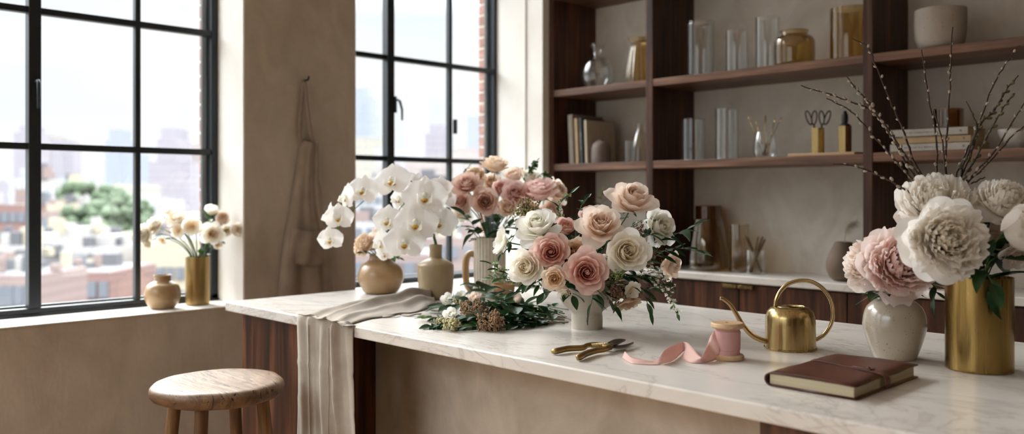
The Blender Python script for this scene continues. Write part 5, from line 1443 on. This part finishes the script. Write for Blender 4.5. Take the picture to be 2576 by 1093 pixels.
# ---- sill flowers in the slim brass vase
ms = psv + Vector((0, 0, .195)); Zs = depth(psv)
GS = 'flowers of the brass vase on the window sill'
sl = [(360, 590, -.02, 24, (-.7, -.1, .6), 'peony', 'sillw', 'white frilly bloom at far left of sill flowers', 'flower'), (388, 566, 0, 22, (-.5, .4, .6), 'peony', 'sillw', 'white frilly bloom second from left of sill flowers', 'flower'),
      (421, 530, .02, 17, (-.3, .8, .4), 'tight', 'sillw', 'blush bud rising highest at left of sill flowers', 'rose'), (447, 550, 0, 25, (-.2, .7, .6), 'open', 'sillw', 'cream bloom in top middle of sill flowers', 'flower'),
      (449, 581, -.04, 22, (-.2, .1, 1), 'simple', 'sillw', 'white bloom with golden heart left of centre', 'flower'), (483, 570, -.05, 27, (.05, .1, 1), 'simple', 'sillw', 'large white bloom with golden heart at centre', 'flower'),
      (534, 588, -.05, 25, (.1, .1, 1), 'open', 'sillw', 'cream rose with yellow heart above vase right', 'rose'), (532, 532, .02, 20, (.1, .9, .3), 'tight', 'sillw', 'pale bud at top right of sill flowers', 'rose'),
      (560, 550, 0, 22, (.3, .2, .9), 'ball', 'blush', 'round blush ranunculus near the window reveal', 'ranunculus'), (590, 577, 0, 20, (.8, 0, .4), 'tight', 'sillw', 'dusky blush bloom at far right of sill flowers', 'rose'),
      (408, 606, -.02, 15, (-.3, -.4, .8), 'simple', 'sillw', 'small white bloom hanging low at left', 'flower'), (569, 582, .02, 16, (.4, 0, .8), 'simple', 'sillw', 'small white bloom under blush ranunculus', 'flower'),
      (548, 617, .0, 13, (.3, -.5, .8), 'simple', 'sillw', 'tiny white bloom low at right above brass rim', 'flower'), (370, 612, 0, 15, (-.5, -.5, .6), 'peony', 'sillw', 'white bloom lowest at far left', 'flower')]
for i, (u, v, dz, rp, d, kd, mt_, lb, ct) in enumerate(sl):
    flower('cut_flower' if ct == 'flower' else ct, u, v, Zs + dz, rp * 1.05, d, kd, 60 + i % 5, mt_, ms, lb, ct, GS, leaves=1 if i in (6, 8, 11) else 0, lmat='leaf2', sr=.0022)
sprig('leafy_branch', [ms + Vector((0, 0, -.02)), at(520, 615, Zs), at(528, 570, Zs), at(520, 545, Zs)], 'green leaves among the sill flowers right of centre', .040, .026, 9, seed=51, mat='leaf2')
sprig('leafy_branch', [ms + Vector((0, 0, -.02)), at(540, 620, Zs), at(552, 600, Zs), at(545, 560, Zs + .02)], 'green leaves low at right of sill flowers', .038, .024, 9, seed=52, mat='leaf')

# ---- peonies
mw = WHV + Vector((0, 0, .145)); Zw = depth(WHV)
GP = 'pink peonies in the glazed vase'
flower('peony', 2262, 664, Zw - .05, 90, (-.05, .28, .95), 'peony', 70, 'peony_p', mw, 'large pink peony facing front in the glazed vase', 'peony', GP, leaves=0, zoff=.40)
flower('peony', 2182, 668, Zw + .00, 66, (-.75, .25, .5), 'peony', 71, 'peony_c', mw, 'cream pink peony leaning left in the glazed vase', 'peony', GP, leaves=0, zoff=.45)
flower('peony', 2310, 690, Zw + .03, 50, (.6, .1, .5), 'open', 72, 'peony_p', mw, 'pale pink bloom half hidden at right of glazed vase', 'peony', GP, leaves=0)
def wp_(*pts): return [mw + Vector((0, 0, -.02))] + [at(u, v, Zw + dz) for u, v, dz in pts]
sprig('leafy_branch', wp_((2215, 735, -.03), (2190, 745, -.04)), 'green leaves under the leaning cream pink peony', .045, .022, 5, seed=61)
sprig('leafy_branch', wp_((2320, 715, .02), (2350, 720, .0), (2352, 745, -.01)), 'dark leaves between glazed vase and brass cylinder', .045, .018, 7, seed=62)
mz = BRV + Vector((0, 0, .185)); Zz = depth(BRV)
GZ = 'white peonies in the brass cylinder'
flower('peony', 2378, 605, Zz - .09, 100, (-.12, .12, 1), 'peony', 73, 'peony_w', mz, 'largest white peony facing front over the brass rim', 'peony', GZ, leaves=0, zoff=.40)
flower('peony', 2350, 515, Zz + .04, 92, (-.30, .70, .6), 'peony', 74, 'peony_w', mz, 'white peony behind and above the largest one', 'peony', GZ, leaves=0)
flower('peony', 2527, 508, Zz + .00, 70, (.1, .75, .6), 'peony', 75, 'peony_w', mz, 'white peony highest at right edge of picture', 'peony', GZ, leaves=0)
flower('peony', 2568, 576, Zz - .08, 72, (.2, .1, .95), 'ball', 76, 'peony_w', mz, 'cupped white peony cut by right edge of picture', 'peony', GZ, leaves=0)
flower('peony', 2495, 600, Zz + .02, 52, (.0, -.3, .9), 'open', 77, 'peony_c', mz, 'drooping pale bloom between the two peony pairs', 'peony', GZ, leaves=0)
flower('peony', 2470, 535, Zz + .06, 34, (-.1, .3, .7), 'tight', 78, 'faded', mz, 'brownish faded bud behind the white peonies', 'peony', GZ, leaves=0)
flower('peony', 2555, 640, Zz - .03, 40, (.1, -.6, .8), 'open', 79, 'peony_c', mz, 'pale pink tinged bloom hanging at the right edge', 'peony', GZ, leaves=0)
def zp(*pts): return [mz + Vector((0, 0, -.03))] + [at(u, v, Zz + dz) for u, v, dz in pts]
sprig('leafy_branch', zp((2470, 680, -.06), (2490, 700, -.085), (2497, 725, -.085)), 'long dark leaf folding over front of brass cylinder', .075, .026, 4, seed=71, start=.5)
sprig('leafy_branch', zp((2490, 660, -.02), (2530, 650, -.02), (2560, 660, -.02)), 'dark peony leaves at right of brass cylinder', .09, .034, 7, seed=72)
sprig('leafy_branch', zp((2450, 660, -.02), (2430, 640, -.03), (2440, 610, -.02)), 'dark peony leaves in middle above brass rim', .09, .036, 7, seed=73)
sprig('leafy_branch', zp((2500, 660, .02), (2520, 620, .02), (2500, 580, .03)), 'dark peony leaves behind the stems', .09, .036, 8, seed=74)

# ---- pussy willow
br = [
 ([(2400, 590, .05), (2330, 492, .09), (2276, 405, .11), (2244, 346, .12), (2195, 282, .13), (2140, 256, .14), (2085, 237, .15), (2015, 215, .16)], 'pussy willow branch reaching farthest left to the shelf upright', 22, .0046),
 ([(2405, 590, .03), (2335, 495, .05), (2275, 430, .06), (2240, 390, .06), (2195, 340, .07), (2140, 280, .07), (2079, 248, .08)], 'pussy willow branch left, just under the farthest reaching one', 16, .004),
 ([(2400, 590, .05), (2340, 480, .08), (2290, 410, .1), (2240, 335, .11), (2197, 272, .12), (2165, 235, .12), (2128, 190, .13)], 'pussy willow branch crossing behind left pair', 20, .0045),
 ([(2410, 590, .08), (2345, 480, .12), (2300, 410, .13), (2280, 350, .14), (2255, 290, .15), (2228, 225, .15), (2200, 160, .16), (2185, 120, .16), (2144, 97, .17)], 'tall pussy willow branch curving over the upright', 14, .0036),
 ([(2420, 590, .08), (2362, 470, .1), (2357, 370, .11), (2345, 290, .12), (2330, 210, .12), (2318, 125, .13)], 'straight willow branch left of the tallest', 14, .0036),
 ([(2425, 590, .08), (2382, 450, .1), (2378, 380, .1), (2385, 300, .11), (2390, 200, .12), (2391, 160, .12), (2397, 68, .13)], 'tallest straight willow branch in front of grey pot', 14, .0036),
 ([(2425, 590, .06), (2382, 450, .08), (2372, 360, .08), (2350, 275, .08)], 'short willow twig beside the tallest branch', 7, .0032),
 ([(2430, 590, .08), (2405, 460, .1), (2420, 410, .1), (2445, 350, .11), (2470, 290, .11), (2500, 210, .12), (2535, 155, .12), (2565, 115, .13)], 'long pussy willow branch leaning right to upper shelf', 16, .0036),
 ([(2440, 590, .05), (2415, 465, .07), (2440, 370, .08), (2470, 310, .08), (2500, 280, .08), (2530, 230, .09), (2562, 190, .09)], 'dark budded willow branch leaning right', 20, .0046),
 ([(2440, 590, .03), (2418, 470, .05), (2460, 390, .05), (2490, 330, .05), (2525, 270, .05), (2553, 235, .06)], 'willow branch right with dark green buds', 16, .0045),
 ([(2440, 590, .05), (2415, 470, .07), (2445, 380, .08), (2458, 320, .08), (2430, 255, .09)], 'short willow twig bending back left', 8, .0042),
 ([(2450, 590, .03), (2428, 470, .05), (2460, 430, .05), (2510, 370, .05), (2545, 310, .05), (2580, 255, .06)], 'willow branch running out of the right edge', 12, .0042),
 ([(2450, 590, .03), (2430, 475, .05), (2475, 425, .05), (2540, 350, .05), (2585, 312, .05)], 'lowest right willow branch', 10, .004),
 ([(2400, 600, .03), (2320, 500, .05), (2280, 480, .06), (2240, 455, .07), (2200, 438, .08), (2150, 418, .08), (2095, 413, .09)], 'low willow branch stretching left under the lower shelf', 9, .0044),
 ([(2440, 600, .03), (2425, 480, .04), (2450, 460, .04), (2478, 446, .04)], 'shortest willow twig just above peonies', 2, .003)]
M['catkin'] = plain('grey_catkin', 'a39a8c', .95, var=.2, vs=80); M['catkin_dark'] = plain('dark_catkin', '5d5a3c', .9, var=.25, vs=60)
for i, (pth, lab, nb, rb) in enumerate(br):
    rg = random.Random(100 + i)
    pts = spline([mz + Vector((RGF.uniform(-.02, .02), RGF.uniform(-.02, .02), -.10)), mz + Vector((RGF.uniform(-.02, .02), RGF.uniform(-.02, .02), .0))] + [at(u, v, Zz + dz) for u, v, dz in pth], 5)
    for k, q in enumerate(pts[10:-1]): q += Vector((rg.uniform(-1, 1), rg.uniform(-1, 1), rg.uniform(-1, 1))) * .0013
    o = thing('willow_branch', mz, lab, 'willow branch', 'pussy willow branches in the brass cylinder')
    n = len(pts); MB().tube(pts, [.0032 * (1 - .62 * k / n) for k in range(n)], 7).build('stem', M['bark'], o, smooth=True)
    m = MB(); m2 = MB()
    dark = i in (8, 9, 10)
    for k in range(nb):
        t = .42 + .56 * k / nb; a = t * (n - 1); q = pts[int(a)].lerp(pts[min(n - 1, int(a) + 1)], a % 1)
        tg = (pts[min(n - 1, int(a) + 1)] - pts[int(a)]).normalized()
        X = frame(tg).to_3x3(); an = k * 2.6 + rg.random(); d = (X @ Vector((math.cos(an), math.sin(an), 0)) * .75 + tg).normalized()
        rr = 1.5 * rb * rg.uniform(.75, 1.15) * (1 - .35 * t)
        c = q + d * rr * 1.1
        tmp = MB(); tmp.ball((0, 0, 0), rr, 8, 6, sc=(.72, .72, 1.2)); Fm = Matrix.Translation(c) @ frame(d)
        m.add([Fm @ Vector(p) for p in tmp.v], tmp.f)
        tmp = MB(); tmp.ball((0, 0, 0), rr * .75, 6, 4, sc=(.8, .8, .8)); Fm = Matrix.Translation(q + d * rr * .35) @ frame(d)
        m2.add([Fm @ Vector(p) for p in tmp.v], tmp.f)
    m.build('catkins', M['catkin_dark'] if dark else M['catkin'], o, smooth=True); m2.build('bud_scales', M['bark'], o, smooth=True)

# ---- greenery lying on the marble
def gp(*pts): return [pxz(u, v, h) for u, v, h in pts]
GL = 'greenery lying on the marble beside the bowl'
ly = [([(1425, 800, .012), (1360, 790, .022), (1290, 780, .03), (1220, 760, .035), (1140, 770, .03), (1100, 775, .012)], .05, .022, 20, 'leaf', 'long lying leafy stem whose tip points at the cloth'),
 ([(1430, 812, .008), (1370, 812, .010), (1300, 805, .012), (1220, 815, .014), (1130, 815, .012), (1085, 822, .006)], .046, .018, 20, 'leaf', 'lying leafy stem nearest the front edge'),
 ([(1420, 790, .02), (1350, 775, .03), (1280, 770, .045), (1230, 740, .055), (1195, 720, .06)], .07, .032, 12, 'leaf', 'lying stem with the largest upright leaves'),
 ([(1420, 806, .01), (1340, 800, .02), (1260, 795, .03), (1200, 800, .03), (1150, 795, .02)], .05, .024, 18, 'leaf', 'lying dark leafy stem in middle of the heap'),
 ([(1415, 785, .02), (1350, 770, .03), (1300, 765, .035), (1240, 770, .04), (1190, 765, .04), (1150, 750, .04)], .045, .022, 18, 'leaf', 'lying leafy stem at back of the heap'),
 ([(1425, 798, .012), (1380, 785, .02), (1340, 790, .02), (1300, 800, .02)], .045, .024, 14, 'leaf', 'short lying leafy stem close to the bowl'),
 ([(1420, 815, .006), (1380, 805, .012), (1340, 812, .010), (1300, 820, .008)], .04, .022, 12, 'leaf', 'short lying stem with leaves touching the marble'),
 ([(1300, 820, .008), (1220, 822, .01), (1170, 818, .01), (1110, 800, .012), (1075, 800, .01)], .04, .013, 14, 'leaf2', 'lying sprig of narrow leaves at left tip'),
 ([(1430, 780, .03), (1380, 772, .03), (1330, 778, .025), (1290, 770, .03)], .03, .015, 12, 'leaf', 'thin lying vine behind the bowl'),
 ([(1440, 808, .010), (1400, 790, .02), (1360, 800, .014), (1320, 795, .02)], .026, .013, 12, 'leaf', 'thin lying vine with small leaves beside bowl foot')]
for i, (p, L_, W_, n, mt_, lab) in enumerate(ly):
    q = gp(*p)
    o = sprig('lying_stem', q, lab, L_ * 1.1, W_ * 1.35, int(n * 1.7), mt_, GL, 200 + i, .0018, 'stem_brown' if i % 2 else 'stem', droop=.05, spread=60, start=.25)
def cluster(u, v, h, r, n, rb, mat, label, name='dried_seed_cluster', sc=(1, 1, .7), seed=1, extra=None):
    rg = random.Random(seed); c = pxz(u, v, h)
    tail = pxz(u + 110, v - 25, .012)
    o = thing(name, c, label, 'filler flower', 'seed heads and blossoms in the lying greenery')
    MB().tube(bez(tail, tail.lerp(c, .4), c + Vector((0, 0, -.004)), c, 8), .0016, 6).build('stem', M['stem_brown'], o, smooth=True)
    m = MB(); st_ = MB()
    for i in range(n):
        d = Vector((rg.gauss(0, 1), rg.gauss(0, 1), rg.gauss(0, 1))).normalized(); q = c + Vector((d.x * r * sc[0], d.y * r * sc[1], d.z * r * sc[2])) * rg.uniform(.55, 1) * (1 + .25 * math.sin(5 * d.x + 4 * d.y))
        q.z = max(q.z, TOP + rb); m.ball(q, rb * rg.uniform(.7, 1.3), 5, 4)
        if i % 9 == 0: st_.tube([c, q], [.0007, .0005], 3)
    m.build('florets', mat, o, smooth=True); st_.build('stalks', M['stem_brown'], o); return o
cluster(1196, 779, .030, .040, 520, .0026, M['bead_brown'], 'brown dried seed head at back of the lying greenery', seed=1, sc=(1.25, 1, .75))
cluster(1237, 812, .022, .038, 620, .0026, M['bead_brown'], 'brown dried seed head nearest the front of marble', seed=2, sc=(1, 1, .8))
cluster(1255, 780, .030, .024, 200, .0024, M['bead_rust'], 'rusty seed head above the front brown one', seed=3)
cluster(1138, 816, .018, .026, 260, .0030, M['bead_cream'], 'pale green and cream blossom cluster at front left', seed=4)
cluster(1108, 812, .014, .018, 130, .0024, M['bead_cream'], 'small cream blossom cluster at far left tip', seed=5)
cluster(1160, 762, .036, .024, 170, .0028, M['bead_cream'], 'cream blossom cluster behind brown seed head', seed=6)
for (u, v, h, rp, d, kd, mt_, lb) in [(1298, 752, .055, 23, (-.45, .2, .6), 'ball', 'blush', 'closed blush bud lying against the bowl bouquet'), (1130, 756, .035, 20, (-.4, .5, .6), 'tight', 'white', 'small white bloom at left back of lying greenery'),
        (1138, 795, .022, 22, (-.3, .6, .6), 'tight', 'white', 'white bloom above the front blossom cluster'), (1160, 742, .05, 16, (-.2, .8, .5), 'simple', 'white', 'small white bloom highest in lying greenery'), (1195, 752, .05, 18, (-.2, .7, .5), 'tight', 'blush', 'pale blush bloom behind the brown seed heads')]:
    hh = pxz(u, v, h)
    flower('cut_flower', u, v, depth(hh), rp, d, kd, 81, mt_, None, lb, 'flower', 'blooms in the lying greenery', leaves=0)
sprig('potted_foliage', [Vector((-3.04, 3.63, TOP + .05)), Vector((-3.03, 3.61, TOP + .2)), Vector((-3.00, 3.58, TOP + .36))], 'green leaves on back counter behind the bouquets', .05, .028, 16, mat='leaf3', seed=90)
vessel('plant_pot', (-3.04, 3.63, TOP), [(.04, 0), (.05, .01), (.055, .07), (.056, .09)], .005, M['taupe_clay'], 'small clay pot hidden behind the bouquets on back counter', 'pot')
# ================================================================= daylight
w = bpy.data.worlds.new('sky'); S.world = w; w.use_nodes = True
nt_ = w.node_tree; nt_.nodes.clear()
def wn(t, **k):
    o = nt_.nodes.new(t)
    for a, b_ in k.items(): setattr(o, a, b_)
    return o
out = wn('ShaderNodeOutputWorld'); bg = wn('ShaderNodeBackground'); tc = wn('ShaderNodeTexCoord'); sp_ = wn('ShaderNodeSeparateXYZ')
nt_.links.new(tc.outputs['Generated'], sp_.inputs[0])
# cloud cover: paler near the horizon, brighter overhead, faint blue gaps
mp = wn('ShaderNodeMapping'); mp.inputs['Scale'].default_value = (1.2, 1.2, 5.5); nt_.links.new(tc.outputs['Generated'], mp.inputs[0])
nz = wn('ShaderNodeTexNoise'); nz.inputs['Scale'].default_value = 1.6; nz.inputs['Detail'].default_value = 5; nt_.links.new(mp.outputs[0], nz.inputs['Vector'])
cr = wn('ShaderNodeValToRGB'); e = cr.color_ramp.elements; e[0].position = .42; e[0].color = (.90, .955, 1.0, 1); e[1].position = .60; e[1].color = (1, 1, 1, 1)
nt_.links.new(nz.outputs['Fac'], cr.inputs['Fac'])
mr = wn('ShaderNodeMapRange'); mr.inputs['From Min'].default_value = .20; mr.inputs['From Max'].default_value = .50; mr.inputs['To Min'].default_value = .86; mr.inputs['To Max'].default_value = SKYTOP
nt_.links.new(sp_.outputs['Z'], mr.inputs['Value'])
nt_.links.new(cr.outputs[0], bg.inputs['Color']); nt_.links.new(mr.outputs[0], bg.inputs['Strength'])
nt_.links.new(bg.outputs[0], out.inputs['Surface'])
su = bpy.data.lights.new('sun', 'SUN'); su.energy = SUN; su.angle = R(28); su.color = (1, .955, .89)
so = bpy.data.objects.new('sun', su); COL.objects.link(so)
so.rotation_euler = (-Vector((-.80, .04, .62))).to_track_quat('-Z', 'Y').to_euler()
# ================================================================= camera
cam = bpy.data.cameras.new('camera'); co = bpy.data.objects.new('camera', cam); COL.objects.link(co)
cam.sensor_width = 36; cam.lens = 36 * F / 2576; cam.shift_y = -(546.5 - CV) / 2576
co.location = (0, 0, H); co.rotation_euler = (R(90), 0, math.atan2(-FX, FY))
cam.clip_start = .05; cam.clip_end = 4000
cam.dof.use_dof = True; cam.dof.focus_distance = 2.2; cam.dof.aperture_fstop = 2.2
S.camera = co
S.view_settings.view_transform = 'Standard'; S.view_settings.look = 'None'; S.view_settings.gamma = 1
S.view_settings.exposure = EXPO
S.cycles.max_bounces = 14; S.cycles.transparent_max_bounces = 24; S.cycles.diffuse_bounces = 9
S.cycles.sample_clamp_indirect = 6
